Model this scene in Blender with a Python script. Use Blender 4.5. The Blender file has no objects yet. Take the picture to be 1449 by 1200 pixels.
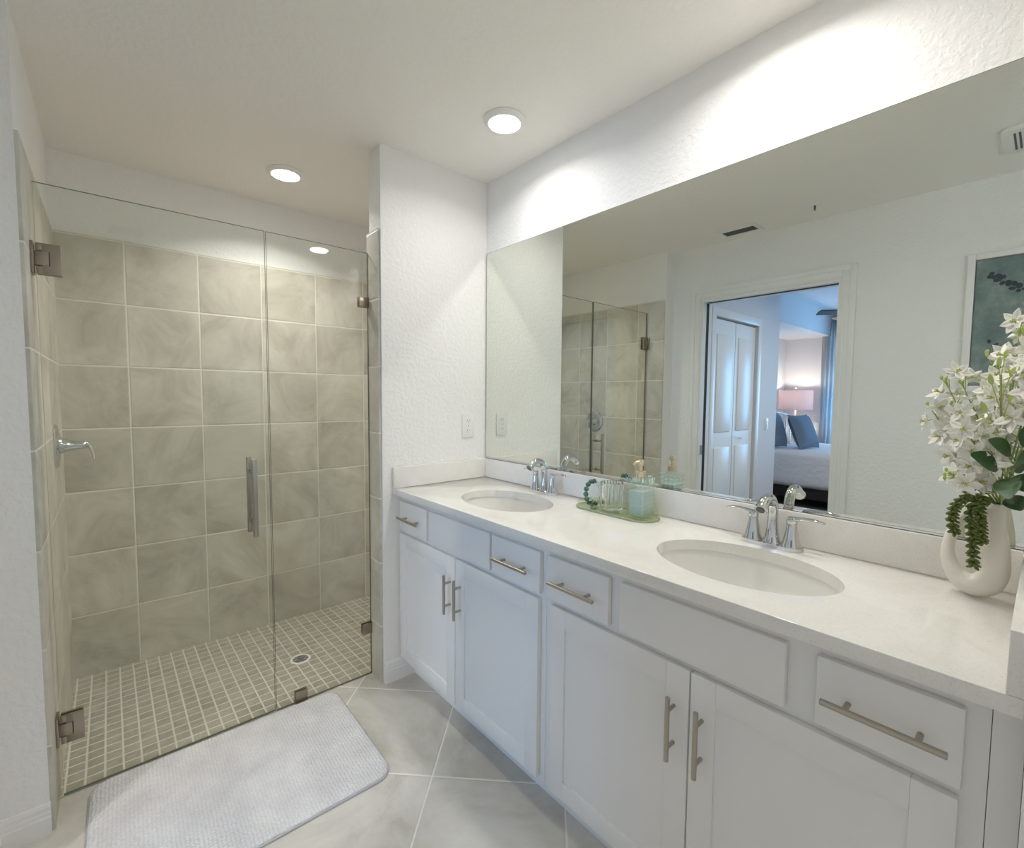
import bpy, bmesh, math, random
from mathutils import Vector, Matrix, Quaternion

random.seed(7)
scene = bpy.context.scene
COL = scene.collection
PI = math.pi

# ------------------------------------------------------------------ camera
CAM = dict(f=658.2747, pos=(-1.5098, -1.9527, 1.336), yaw=40.9175, pitch=-3.4644, roll=0.4632)
a, p, r = (math.radians(CAM[k]) for k in ('yaw', 'pitch', 'roll'))
fw = Vector((math.sin(a) * math.cos(p), math.cos(a) * math.cos(p), math.sin(p)))
rt = Vector((math.cos(a), -math.sin(a), 0))
up = rt.cross(fw)
rt2 = rt * math.cos(r) + up * math.sin(r)
up2 = -rt * math.sin(r) + up * math.cos(r)
camd = bpy.data.cameras.new('camera')
camd.sensor_fit = 'HORIZONTAL'
camd.sensor_width = 36
camd.lens = 36 * CAM['f'] / 1449
camd.clip_start = 0.01
camo = bpy.data.objects.new('camera', camd)
COL.objects.link(camo)
camo.matrix_world = Matrix(((rt2.x, up2.x, -fw.x, CAM['pos'][0]), (rt2.y, up2.y, -fw.y, CAM['pos'][1]),
                            (rt2.z, up2.z, -fw.z, CAM['pos'][2]), (0, 0, 0, 1)))
scene.camera = camo

# ------------------------------------------------------------------ world, exposure, large lights
world = bpy.data.worlds.new('sky')
scene.world = world
world.use_nodes = True
wn = world.node_tree.nodes
wn['Background'].inputs[0].default_value = (0.30, 0.55, 1.0, 1)
wn['Background'].inputs[1].default_value = 1.5
vs = scene.view_settings
vs.view_transform = 'Standard'
vs.look = 'None'
vs.gamma = 1
vs.use_curve_mapping = False
vs.exposure = 0.16
cy = scene.cycles
cy.use_denoising = True
cy.denoiser = 'OPENIMAGEDENOISE'
cy.max_bounces = 16
cy.diffuse_bounces = 8
cy.glossy_bounces = 8
cy.transmission_bounces = 12
cy.transparent_max_bounces = 24
cy.sample_clamp_indirect = 20
cy.blur_glossy = 0.0
cy.caustics_reflective = True
cy.caustics_refractive = False
cy.use_guiding = True

LAMP = 14.0             # glow of the downlight lenses
BEAM = 4.3             # watts of each downlight's beam
REAR_FILL = 10.0  # watts of the added rear fill light
DAY = 118.0            # daylight through the bedroom window, watts
sun = bpy.data.lights.new('window_daylight', 'AREA')
sun.shape = 'RECTANGLE'
sun.size, sun.size_y = 2.1, 2.3
sun.energy = DAY
sun.color = (0.21, 0.52, 1.0)
so = bpy.data.objects.new('window_daylight', sun)
COL.objects.link(so)
so.location = (-7.42, -0.85, 1.20)
so.rotation_euler = (0, math.radians(-90), 0)      # shines towards +x, in through the bedroom window
rl = bpy.data.lights.new('rear_fill_light', 'AREA')
rl.shape = 'RECTANGLE'
rl.size, rl.size_y = 0.9, 0.8
rl.energy = REAR_FILL
rl.color = (1.0, 0.985, 0.96)
ro = bpy.data.objects.new('rear_fill_light', rl)
COL.objects.link(ro)
ro.location = (0.16, -2.75, 1.55)
ro.rotation_euler = (0, math.radians(90), 0)       # added fill light, out of view behind the right wall

# ------------------------------------------------------------------ helpers: materials
def mat(name, color, rough=0.5, metal=0.0, bump=None, spec=None, trans=0.0, ior=None, coat=0.0, emit=None):
    m = bpy.data.materials.new(name)
    m.use_nodes = True
    b = m.node_tree.nodes['Principled BSDF']
    b.inputs['Base Color'].default_value = (*color, 1)
    b.inputs['Roughness'].default_value = rough
    b.inputs['Metallic'].default_value = metal
    if spec is not None: b.inputs['Specular IOR Level'].default_value = spec
    if trans: b.inputs['Transmission Weight'].default_value = trans
    if ior: b.inputs['IOR'].default_value = ior
    if coat: b.inputs['Coat Weight'].default_value = coat
    if emit:
        b.inputs['Emission Color'].default_value = (*emit[0], 1)
        b.inputs['Emission Strength'].default_value = emit[1]
    if bump:
        add_bump(m, *bump)
    return m

def N(m, t, **kw):
    n = m.node_tree.nodes.new(t)
    for k, v in kw.items(): setattr(n, k, v)
    return n

def L(m, o, i): m.node_tree.links.new(o, i)

def pos(m):
    return N(m, 'ShaderNodeNewGeometry').outputs['Position']

def add_bump(m, scale, dist, strength=1.0, detail=3, kind='noise', rough=0.55):
    b = m.node_tree.nodes['Principled BSDF']
    if kind == 'noise':
        t = N(m, 'ShaderNodeTexNoise')
        t.inputs['Detail'].default_value = detail
        t.inputs['Roughness'].default_value = rough
        out = t.outputs['Fac']
    else:
        t = N(m, 'ShaderNodeTexVoronoi')
        out = t.outputs['Distance']
    t.inputs['Scale'].default_value = scale
    L(m, pos(m), t.inputs['Vector'])
    bp = N(m, 'ShaderNodeBump')
    bp.inputs['Strength'].default_value = strength
    bp.inputs['Distance'].default_value = dist
    L(m, out, bp.inputs['Height'])
    L(m, bp.outputs[0], b.inputs['Normal'])

def mathn(m, op, x, y=None):
    n = N(m, 'ShaderNodeMath', operation=op)
    for i, v in enumerate((x, y)):
        if v is None: continue
        if isinstance(v, (int, float)): n.inputs[i].default_value = v
        else: L(m, v, n.inputs[i])
    return n.outputs[0]

def ramp(m, fac, stops):
    n = N(m, 'ShaderNodeValToRGB')
    cr = n.color_ramp
    while len(cr.elements) < len(stops): cr.elements.new(0.5)
    for e, (q, c) in zip(cr.elements, stops):
        e.position = q
        e.color = (*c, 1)
    L(m, fac, n.inputs[0])
    return n.outputs[0]

def mixc(m, fac, A, B, mode='MIX'):
    n = N(m, 'ShaderNodeMix', data_type='RGBA', blend_type=mode)
    for i, v in ((0, fac), (6, A), (7, B)):
        if isinstance(v, (int, float)): n.inputs[i].default_value = v
        elif isinstance(v, tuple): n.inputs[i].default_value = (*v, 1)
        else: L(m, v, n.inputs[i])
    return n.outputs[2]

def tile_mat(name, axes, u0, v0, size, grout_w, tones, grout, rough=0.45, diag=False, noise=3.0, bump=0.0015, var=0.12):
    """Stone-look tiles on a square grid: axes = the two world axes of the surface."""
    m = mat(name, tones[1], rough)
    b = m.node_tree.nodes['Principled BSDF']
    P = pos(m)
    sp = N(m, 'ShaderNodeSeparateXYZ'); L(m, P, sp.inputs[0])
    A, B = sp.outputs[axes[0]], sp.outputs[axes[1]]
    if diag:
        A, B = mathn(m, 'ADD', A, B), mathn(m, 'SUBTRACT', A, B)
    def cell(c, o):
        q = mathn(m, 'DIVIDE', mathn(m, 'SUBTRACT', c, o), size)
        f = mathn(m, 'FRACT', q)
        d = mathn(m, 'MINIMUM', f, mathn(m, 'SUBTRACT', 1.0, f))
        return mathn(m, 'FLOOR', q), mathn(m, 'MULTIPLY', d, size)
    ia, da = cell(A, u0)
    ib, db = cell(B, v0)
    d = mathn(m, 'MINIMUM', da, db)
    isg = mathn(m, 'LESS_THAN', d, grout_w / 2)
    cmb = N(m, 'ShaderNodeCombineXYZ'); L(m, ia, cmb.inputs[0]); L(m, ib, cmb.inputs[1])
    wn_ = N(m, 'ShaderNodeTexWhiteNoise', noise_dimensions='3D'); L(m, cmb.outputs[0], wn_.inputs['Vector'])
    off = N(m, 'ShaderNodeVectorMath', operation='SCALE'); L(m, wn_.outputs['Color'], off.inputs[0]); off.inputs['Scale'].default_value = 9.0
    vadd = N(m, 'ShaderNodeVectorMath', operation='ADD'); L(m, P, vadd.inputs[0]); L(m, off.outputs[0], vadd.inputs[1])
    n1 = N(m, 'ShaderNodeTexNoise'); n1.inputs['Scale'].default_value = noise; n1.inputs['Detail'].default_value = 9
    n1.inputs['Roughness'].default_value = 0.68; n1.inputs['Distortion'].default_value = 0.9
    L(m, vadd.outputs[0], n1.inputs['Vector'])
    col = ramp(m, n1.outputs['Fac'], [(0.36, tones[0]), (0.50, tones[1]), (0.64, tones[2])])
    vf = mathn(m, 'ADD', mathn(m, 'MULTIPLY', wn_.outputs['Value'], var), 1.0 - var / 2)
    vc = N(m, 'ShaderNodeCombineXYZ')
    for i in range(3): L(m, vf, vc.inputs[i])
    col = mixc(m, 1.0, col, vc.outputs[0], 'MULTIPLY')
    col = mixc(m, isg, col, grout)
    L(m, col, b.inputs['Base Color'])
    L(m, mathn(m, 'ADD', mathn(m, 'MULTIPLY', isg, 0.9 - rough), rough), b.inputs['Roughness'])
    edge = N(m, 'ShaderNodeMapRange'); L(m, d, edge.inputs[0])
    edge.inputs[1].default_value = grout_w * 0.4; edge.inputs[2].default_value = grout_w * 1.1
    h = mathn(m, 'ADD', edge.outputs[0], mathn(m, 'MULTIPLY', n1.outputs['Fac'], 0.35))
    bp = N(m, 'ShaderNodeBump'); bp.inputs['Distance'].default_value = bump; bp.inputs['Strength'].default_value = 0.8
    L(m, h, bp.inputs['Height']); L(m, bp.outputs[0], b.inputs['Normal'])
    return m

def thin_glass(name, tint, refl=(1, 1, 1), rough=0.0, ior=1.5):
    """Clear sheet glass: every face lets light straight through and mirrors by Fresnel."""
    m = bpy.data.materials.new(name); m.use_nodes = True
    nt = m.node_tree; nt.nodes.remove(nt.nodes['Principled BSDF'])
    out = nt.nodes['Material Output']
    g = N(m, 'ShaderNodeNewGeometry')
    i = mathn(m, 'ADD', mathn(m, 'MULTIPLY', g.outputs['Backfacing'], 1 / ior - ior), ior)
    fr = N(m, 'ShaderNodeFresnel'); L(m, i, fr.inputs['IOR'])
    tr = N(m, 'ShaderNodeBsdfTransparent'); tr.inputs[0].default_value = (*tint, 1)
    gl = N(m, 'ShaderNodeBsdfGlossy'); gl.inputs['Color'].default_value = (*refl, 1); gl.inputs['Roughness'].default_value = rough
    mx = N(m, 'ShaderNodeMixShader')
    L(m, fr.outputs[0], mx.inputs[0]); L(m, tr.outputs[0], mx.inputs[1]); L(m, gl.outputs[0], mx.inputs[2])
    L(m, mx.outputs[0], out.inputs[0])
    return m

# ------------------------------------------------------------------ helpers: meshes
class MB:
    def __init__(self): self.bm = bmesh.new()

    def box(self, x0, x1, y0, y1, z0, z1, bev=0.0, seg=2):
        bm = self.bm
        lo = [min(x0, x1), min(y0, y1), min(z0, z1)]; hi = [max(x0, x1), max(y0, y1), max(z0, z1)]
        v = [bm.verts.new((lo[0] if i & 1 == 0 else hi[0], lo[1] if i & 2 == 0 else hi[1], lo[2] if i & 4 == 0 else hi[2])) for i in range(8)]
        fs = [bm.faces.new([v[i] for i in q]) for q in ((0, 2, 3, 1), (4, 5, 7, 6), (0, 1, 5, 4), (2, 6, 7, 3), (0, 4, 6, 2), (1, 3, 7, 5))]
        if bev:
            es = list({e for f in fs for e in f.edges})
            bmesh.ops.bevel(bm, geom=es, offset=bev, segments=seg, profile=0.5, affect='EDGES')
        return self

    def ring(self, c, u, v, r, n, ru=1.0, rv=1.0):
        return [self.bm.verts.new(c + u * (math.cos(2 * PI * i / n) * r * ru) + v * (math.sin(2 * PI * i / n) * r * rv)) for i in range(n)]

    def skin(self, rings, caps=True, closed=False):
        bm = self.bm
        pairs = list(zip(rings, rings[1:])) + ([(rings[-1], rings[0])] if closed else [])
        for A, B in pairs:
            n = len(A)
            for i in range(n):
                bm.faces.new((A[i], A[(i + 1) % n], B[(i + 1) % n], B[i]))
        if caps and not closed:
            bm.faces.new(list(reversed(rings[0]))); bm.faces.new(rings[-1])
        return self

    def tube(self, pts, rad, n=16, caps=True, closed=False, flat=None, up0=None):
        pts = [Vector(q) for q in pts]
        if isinstance(rad, (int, float)): rad = [rad] * len(pts)
        rings = []; ref = None
        for i, q in enumerate(pts):
            if closed: t = pts[(i + 1) % len(pts)] - pts[i - 1]
            else: t = pts[min(i + 1, len(pts) - 1)] - pts[max(i - 1, 0)]
            t.normalize()
            if ref is None:
                ref = Vector(up0) if up0 else (Vector((0, 0, 1)) if abs(t.z) < 0.9 else Vector((1, 0, 0)))
            u = (ref - t * ref.dot(t)).normalized()
            w = t.cross(u)
            ref = u
            fl = flat[i] if flat else 1.0
            rings.append(self.ring(q, u, w, rad[i], n, fl, 1.0))
        return self.skin(rings, caps, closed)

    def lathe(self, prof, c=(0, 0, 0), axis=(0, 0, 1), n=32, caps=True, ru=1.0, rv=1.0, uaxis=None):
        ax = Vector(axis).normalized(); c = Vector(c)
        u = Vector(uaxis) if uaxis else (Vector((1, 0, 0)) if abs(ax.x) < 0.9 else Vector((0, 1, 0)))
        u = (u - ax * u.dot(ax)).normalized(); w = ax.cross(u)
        rings = [self.ring(c + ax * h, u, w, max(rr, 1e-5), n, ru, rv) for rr, h in prof]
        return self.skin(rings, caps)

    def poly(self, pts2, z0, z1, frame=None, bev=0.0):
        """prism from an outline; frame = (origin, u, v, w)"""
        o, u, v, w = frame if frame else (Vector((0, 0, 0)), Vector((1, 0, 0)), Vector((0, 1, 0)), Vector((0, 0, 1)))
        bm = self.bm
        A = [bm.verts.new(o + u * x + v * y + w * z0) for x, y in pts2]
        B = [bm.verts.new(o + u * x + v * y + w * z1) for x, y in pts2]
        n = len(A)
        fs = [bm.faces.new(list(reversed(A))), bm.faces.new(B)]
        for i in range(n): fs.append(bm.faces.new((A[i], A[(i + 1) % n], B[(i + 1) % n], B[i])))
        if bev:
            es = list({e for f in fs[:2] for e in f.edges})
            bmesh.ops.bevel(bm, geom=es, offset=bev, segments=2, profile=0.5, affect='EDGES')
        return self

    def ball(self, c, rx, ry=None, rz=None, n=10, rot=None):
        ry = rx if ry is None else ry; rz = rx if rz is None else rz
        M = Matrix.Translation(Vector(c)) @ (rot.to_matrix().to_4x4() if rot else Matrix()) @ Matrix.Diagonal((rx, ry, rz, 1))
        bmesh.ops.create_uvsphere(self.bm, u_segments=n, v_segments=max(6, n * 2 // 3), radius=1, matrix=M)
        return self

def rounded(hw, hh, rad, n=8):
    pts = []
    for cx, cyy, a0 in ((hw - rad, hh - rad, 0), (-hw + rad, hh - rad, 90), (-hw + rad, -hh + rad, 180), (hw - rad, -hh + rad, 270)):
        for i in range(n + 1):
            t = math.radians(a0 + 90 * i / n)
            pts.append((cx + rad * math.cos(t), cyy + rad * math.sin(t)))
    return pts

def wloc(o):
    v = Vector((0, 0, 0))
    while o:
        v += o.location
        o = o.parent
    return v

def obj(name, mb, material, parent=None, smooth=True, angle=35):
    """links the shape in mb as ONE mesh object; coordinates in mb are those of the room"""
    bm = mb.bm
    bmesh.ops.recalc_face_normals(bm, faces=bm.faces)
    me = bpy.data.meshes.new(name)
    base = wloc(parent) if parent else None
    if parent is None:
        lo = Vector((min(v.co.x for v in bm.verts), min(v.co.y for v in bm.verts), min(v.co.z for v in bm.verts)))
        hi = Vector((max(v.co.x for v in bm.verts), max(v.co.y for v in bm.verts), max(v.co.z for v in bm.verts)))
        base = Vector(((lo.x + hi.x) / 2, (lo.y + hi.y) / 2, lo.z))
    bmesh.ops.translate(bm, verts=bm.verts, vec=-base)
    if smooth:
        for f in bm.faces: f.smooth = True
        for e in bm.edges:
            if len(e.link_faces) == 2 and e.calc_face_angle(0) > math.radians(angle): e.smooth = False
    bm.to_mesh(me); bm.free()
    me.materials.append(material)
    o = bpy.data.objects.new(name, me)
    COL.objects.link(o)
    if parent: o.parent = parent
    else: o.location = base
    return o

def tag(o, label, cat, group=None):
    o['label'] = label; o['category'] = cat
    if group: o['group'] = group
    return o

def thing(name, label, cat, loc, group=None):
    o = bpy.data.objects.new(name, None)
    o.empty_display_size = 0.05
    COL.objects.link(o)
    o.location = loc
    return tag(o, label, cat, group)

def dup(root, loc, label, rotz=None):
    rr = root.copy(); COL.objects.link(rr); rr.location = loc; rr['label'] = label
    if rotz is not None: rr.rotation_euler = (0, 0, rotz)
    for ch in list(root.children):
        c = ch.copy(); COL.objects.link(c); c.parent = rr
        for g in ch.children:
            d = g.copy(); COL.objects.link(d); d.parent = c
    return rr

def struct(name, mb, m, parent=None, smooth=False):
    o = obj(name, mb, m, parent, smooth)
    if parent is None: o['kind'] = 'structure'
    return o

def cut(o, cutters):
    """boolean holes, applied to the mesh itself"""
    tmp = []
    for c in cutters:
        me = bpy.data.meshes.new('cutter')
        bmesh.ops.recalc_face_normals(c.bm, faces=c.bm.faces)
        c.bm.to_mesh(me); c.bm.free()
        co = bpy.data.objects.new('cutter', me); COL.objects.link(co); tmp.append(co)
        md = o.modifiers.new('cut', 'BOOLEAN'); md.operation = 'DIFFERENCE'; md.solver = 'EXACT'; md.object = co
    bpy.context.view_layer.update()
    dg = bpy.context.evaluated_depsgraph_get()
    me = bpy.data.meshes.new_from_object(o.evaluated_get(dg), depsgraph=dg)
    o.modifiers.clear()
    mats = list(o.data.materials)
    o.data = me
    if not me.materials:
        for mm in mats: me.materials.append(mm)
    for co in tmp: bpy.data.objects.remove(co, do_unlink=True)

# ------------------------------------------------------------------ materials
M = {}
def wall_paint(name, color, dist):
    m = mat(name, color, 0.62)
    b = m.node_tree.nodes['Principled BSDF']
    P = pos(m)
    n1 = N(m, 'ShaderNodeTexNoise'); n1.inputs['Scale'].default_value = 55; n1.inputs['Detail'].default_value = 4; L(m, P, n1.inputs['Vector'])
    n2 = N(m, 'ShaderNodeTexNoise'); n2.inputs['Scale'].default_value = 120; n2.inputs['Detail'].default_value = 2; L(m, P, n2.inputs['Vector'])
    h = mathn(m, 'ADD', ramp_fac(m, n1.outputs['Fac']), mathn(m, 'MULTIPLY', n2.outputs['Fac'], 0.35))
    bp = N(m, 'ShaderNodeBump'); bp.inputs['Distance'].default_value = dist; bp.inputs['Strength'].default_value = 0.9
    L(m, h, bp.inputs['Height']); L(m, bp.outputs[0], b.inputs['Normal'])
    return m
def ramp_fac(m, f):
    n = N(m, 'ShaderNodeMapRange'); n.interpolation_type = 'SMOOTHSTEP'
    n.inputs[1].default_value = 0.38; n.inputs[2].default_value = 0.62
    L(m, f, n.inputs[0]); return n.outputs[0]

M['wall'] = wall_paint('white_wall_paint', (0.86, 0.85, 0.83), 0.0011)
M['ceiling'] = wall_paint('white_ceiling_paint', (0.87, 0.845, 0.80), 0.0006)
M['trim'] = mat('white_trim_paint', (0.84, 0.83, 0.81), 0.35)
M['bed_wall'] = mat('bedroom_wall_paint', (0.72, 0.70, 0.70), 0.7, bump=(60, 0.001))
TONES = ((0.45, 0.415, 0.345), (0.575, 0.54, 0.46), (0.665, 0.635, 0.555))
GR = (0.78, 0.75, 0.67)
M['tile_back'] = tile_mat('shower_tile_back', (0, 2), -1.43, -0.03, 0.2985, 0.0055, TONES, GR)
M['tile_left'] = tile_mat('shower_tile_left', (1, 2), 0.20, -0.03, 0.2985, 0.0055, TONES, GR)
FT = ((0.54, 0.51, 0.455), (0.66, 0.63, 0.575), (0.75, 0.725, 0.675))
M['floor'] = tile_mat('floor_tile', (0, 1), -0.645, -0.095, 0.65, 0.008, FT, (0.86, 0.83, 0.77), 0.38, diag=True, noise=2.2)
M['mosaic'] = tile_mat('shower_floor_mosaic', (0, 1), -1.6653, 0.124, 0.0512, 0.0062,
                       ((0.30, 0.275, 0.22), (0.36, 0.335, 0.27), (0.42, 0.39, 0.33)), (0.66, 0.625, 0.54), 0.5, noise=9, bump=0.001, var=0.10)
M['glass'] = thin_glass('shower_glass', (0.962, 0.976, 0.952))
M['glass_edge'] = mat('polished_glass_edge', (0.10, 0.115, 0.085), 0.15)
M['chrome'] = mat('chrome', (0.66, 0.67, 0.68), 0.05, 1.0)
M['nickel'] = mat('brushed_nickel', (0.46, 0.42, 0.36), 0.30, 1.0, bump=(400, 0.0002, 0.3))
M['hinge'] = mat('bronzed_nickel', (0.36, 0.31, 0.25), 0.28, 1.0, bump=(400, 0.0002, 0.3))
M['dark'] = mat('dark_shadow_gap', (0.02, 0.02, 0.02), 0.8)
M['cab'] = mat('white_cabinet_paint', (0.82, 0.81, 0.79), 0.38)
M['gold'] = mat('brushed_gold', (0.82, 0.70, 0.50), 0.25, 1.0)
M['porcelain'] = mat('white_porcelain', (0.80, 0.79, 0.76), 0.08, coat=0.4)
M['plastic'] = mat('white_plastic', (0.82, 0.81, 0.79), 0.3)
M['grey_plastic'] = mat('grey_socket_slots', (0.12, 0.12, 0.12), 0.6)
# quartz worktop
m = mat('white_quartz', (0.80, 0.78, 0.73), 0.09, coat=0.3)
b = m.node_tree.nodes['Principled BSDF']
n1 = N(m, 'ShaderNodeTexNoise'); n1.inputs['Scale'].default_value = 260; n1.inputs['Detail'].default_value = 2; L(m, pos(m), n1.inputs['Vector'])
n2 = N(m, 'ShaderNodeTexNoise'); n2.inputs['Scale'].default_value = 7; n2.inputs['Detail'].default_value = 8; n2.inputs['Distortion'].default_value = 2; L(m, pos(m), n2.inputs['Vector'])
c1 = ramp(m, n1.outputs['Fac'], [(0.27, (0.72, 0.695, 0.645)), (0.38, (0.80, 0.78, 0.74)), (0.72, (0.83, 0.81, 0.775))])
c2 = ramp(m, n2.outputs['Fac'], [(0.33, (0.965, 0.96, 0.95)), (0.55, (1, 1, 1))])
L(m, mixc(m, 1.0, c1, c2, 'MULTIPLY'), b.inputs['Base Color'])
M['quartz'] = m
# mirror
m = bpy.data.materials.new('mirror_silver'); m.use_nodes = True
nt = m.node_tree; nt.nodes.remove(nt.nodes['Principled BSDF'])
g = N(m, 'ShaderNodeBsdfGlossy'); g.inputs['Color'].default_value = (0.80, 0.83, 0.775, 1); g.inputs['Roughness'].default_value = 0.0
L(m, g.outputs[0], nt.nodes['Material Output'].inputs[0])
M['mirror'] = m
M['mirror_edge'] = mat('mirror_edge', (0.05, 0.06, 0.055), 0.2)
M['lens'] = mat('downlight_lens', (0.9, 0.9, 0.9), 0.5, emit=((1.0, 0.972, 0.938), LAMP))

# ------------------------------------------------------------------ the setting
H = 2.422
YB, XL, XA, YJ, XE, TE = 1.0155, -1.6753, -1.80, -0.031, -0.5865, 0.117
ZT = 2.065
DY0, DY1, ZD = -0.255, -1.115, 2.045

o = struct('floor', MB().box(-1.92, 0.12, -3.5, 0.122, -0.12, 0), M['floor'])
mb = MB()
vs_ = [(-1.72, 0.122, 0), (0.02, 0.122, 0), (0.02, 1.06, -0.031), (-1.72, 1.06, -0.031)]
A = [mb.bm.verts.new(v) for v in vs_]; B = [mb.bm.verts.new((v[0], v[1], -0.12)) for v in vs_]
mb.bm.faces.new(A); mb.bm.faces.new(list(reversed(B)))
for i in range(4): mb.bm.faces.new((A[i], B[i], B[(i + 1) % 4], A[(i + 1) % 4]))
shower_floor = struct('floor_shower', mb, M['mosaic'])

DL = [(-0.291, -0.487), (-0.816, 0.561), (-0.291, -1.42)]
struct('ceiling', MB().box(-1.92, 0.12, -3.5, 1.14, H, H + 0.12), M['ceiling'])

o = struct('wall_mirror_side', MB().box(0, 0.12, -3.5, 1.14, -0.03, H), M['wall'])
cut(o, [MB().box(-0.1, 0.2, -3.2 , -2.3, 1.15, 1.95)])  # hole that lets the added rear fill light in
o = struct('wall_back', MB().box(-1.92, 0.0, YB + 0.01, 1.14, -0.12, H), M['wall'])
struct('tile_cladding', MB().box(XL - 0.004, -0.001, YB, YB + 0.012, -0.04, ZT), M['tile_back'], o)
o = struct('wall_left', MB().box(-1.92, XL - 0.010, YJ, YB + 0.012, -0.12, H), M['wall'])
struct('tile_cladding', MB().box(XL - 0.012, XL, YJ + 0.004, YB + 0.001, -0.04, ZT, 0.002), M['tile_left'], o)
o = struct('wall_end', MB().box(XE, -0.0005, 0, TE, 0, H), M['wall'])
struct('tile_cladding', MB().box(XE - 0.010, XE + 0.001, 0.010, TE + 0.01, -0.02, ZT, 0.002), M['tile_left'], o)
o = struct('wall_door_side', MB().box(-1.92, XA, -3.5, YJ, 0, H), M['wall'])
cut(o, [MB().box(-2.0, -1.7, DY1, DY0, -0.1, ZD)])
struct('wall_rear', MB().box(-1.80, 0, -3.5, -3.38, 0, H), M['wall'])
struct('wall_right', MB().box(-0.56, 0, -2.10, -1.9555, 0, H), M['wall'])

def baseboard(name, p0, p1, nrm):
    """moulded profile swept from p0 to p1, standing out along nrm"""
    prof = [(0, 0), (0.014, 0), (0.014, 0.058), (0.0115, 0.062), (0.0115, 0.072), (0.009, 0.076), (0.009, 0.088), (0.005, 0.097), (0, 0.099)]
    mb = MB()
    p0, p1, nrm = Vector(p0), Vector(p1), Vector(nrm)
    A = [mb.bm.verts.new(p0 + nrm * d + Vector((0, 0, z))) for d, z in prof]
    B = [mb.bm.verts.new(p1 + nrm * d + Vector((0, 0, z))) for d, z in prof]
    n = len(A)
    for i in range(n): mb.bm.faces.new((A[i], A[(i + 1) % n], B[(i + 1) % n], B[i]))
    mb.bm.faces.new(A); mb.bm.faces.new(list(reversed(B)))
    return struct(name, mb, M['trim'])
baseboard('baseboard_left', (-1.80, YJ, 0), (XL - 0.008, YJ, 0), (0, -1, 0))
baseboard('baseboard_door_side', (XA, YJ - 0.014, 0), (XA, DY0 + 0.078, 0), (1, 0, 0))
baseboard('baseboard_door_side_rear', (XA, DY1 - 0.078, 0), (XA, -3.38, 0), (1, 0, 0))
baseboard('baseboard_end', (XE, 0, 0), (-0.425, 0, 0), (0, -1, 0))
baseboard('baseboard_rear', (XA + 0.014, -3.38, 0), (0, -3.38, 0), (0, 1, 0))
baseboard('baseboard_mirror_side', (0, -3.366, 0), (0, -2.10, 0), (-1, 0, 0))

# casing round the doorway (seen in the mirror)
def casing(name, x, y0, y1, z1, w=0.074):
    o = None
    for k, (a0, a1, b0, b1) in enumerate(((y0, y0 + w, 0, z1 + w), (y1 - w, y1, 0, z1 + w), (y1, y0, z1, z1 + w))):
        mb = MB()
        mb.box(x, x + 0.012, a0, a1, b0, b1, 0.002)
        if k < 2:
            s = a0 if k == 0 else a1
            d = 1 if k == 0 else -1
            mb.box(x + 0.010, x + 0.019, s + d * 0.042, s + d * w, b0, b1, 0.003)
            mb.box(x + 0.010, x + 0.015, s + d * 0.008, s + d * 0.02, b0, z1 + 0.0075, 0.002)
        else:
            mb.box(x + 0.010, x + 0.019, y1 - 0.043, y0 + 0.043, z1 + 0.042, z1 + w, 0.003)
            mb.box(x + 0.010, x + 0.015, y1 - 0.007, y0 + 0.007, z1 + 0.008, z1 + 0.02, 0.002)
        q = struct(name, mb, M['trim'], o, True)
        if o is None: o = q
    return o
casing('trim_1', XA, DY0, DY1, ZD)
mb = MB()
mb.box(-1.925, -1.795, DY0 - 0.016, DY0 - 0.0005, 0, ZD - 0.001); mb.box(-1.925, -1.795, DY1 + 0.0005, DY1 + 0.016, 0, ZD - 0.001)
mb.box(-1.925, -1.795, DY1 + 0.016, DY0 - 0.016, ZD - 0.017, ZD - 0.001)
jamb = struct('trim_2', mb, M['trim'])
struct('pocket_slot', MB().box(-1.878, -1.842, DY0 - 0.0175, DY0 - 0.0158, 0.005, ZD - 0.02), M['dark'], jamb)
struct('head_track', MB().box(-1.878, -1.842, DY1 + 0.02, DY0 - 0.02, ZD - 0.0185, ZD - 0.0165), M['dark'], jamb)
struct('strike_plate', MB().box(-1.836, -1.806, DY0 - 0.0185, DY0 - 0.0155, 0.91, 0.98, 0.001), M['nickel'], jamb)

# ------------------------------------------------------------------ bedroom beyond the doorway
M['carpet'] = mat('brown_floor', (0.10, 0.075, 0.055), 0.6, bump=(30, 0.001))
BW = M['bed_wall']
struct('floor_bedroom', MB().box(-7.3, -1.92, -3.6, 1.1, -0.12, 0), M['carpet'])
struct('ceiling_bedroom', MB().box(-7.3, -1.92, -3.6, 1.1, 2.66, 2.78), BW)
o = struct('wall_closet', MB().box(-3.96, -1.921, -0.02, 1.1, 0, 2.66), BW)
cut(o, [MB().box(-3.40, -2.50, -0.2, 0.04, -0.1, 2.045)])
struct('wall_headboard', MB().box(-7.3, -3.96, 0.97, 1.1, 0, 2.66), BW)
o = struct('wall_far', MB().box(-7.3, -7.1, -3.6, 0.97, 0, 2.66), BW)
cut(o, [MB().box(-7.5, -6.9, -2.0, 0.30, 0.05 , 2.35)])
struct('wall_window', MB().box(-7.1, -1.92, -3.55, -3.43, 0, 2.66), BW)
struct('wall_bath_side', MB().box(-1.935, -1.921, -3.43, DY1 - 0.075, 0, 2.66), BW)
struct('wall_door_head', MB().box(-1.935, -1.921, DY1 - 0.075, -0.02, ZD + 0.01, 2.66), BW)
struct('soffit', MB().box(-7.1, -3.961, 0.32, 0.97, 2.30, 2.66), BW)
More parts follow.
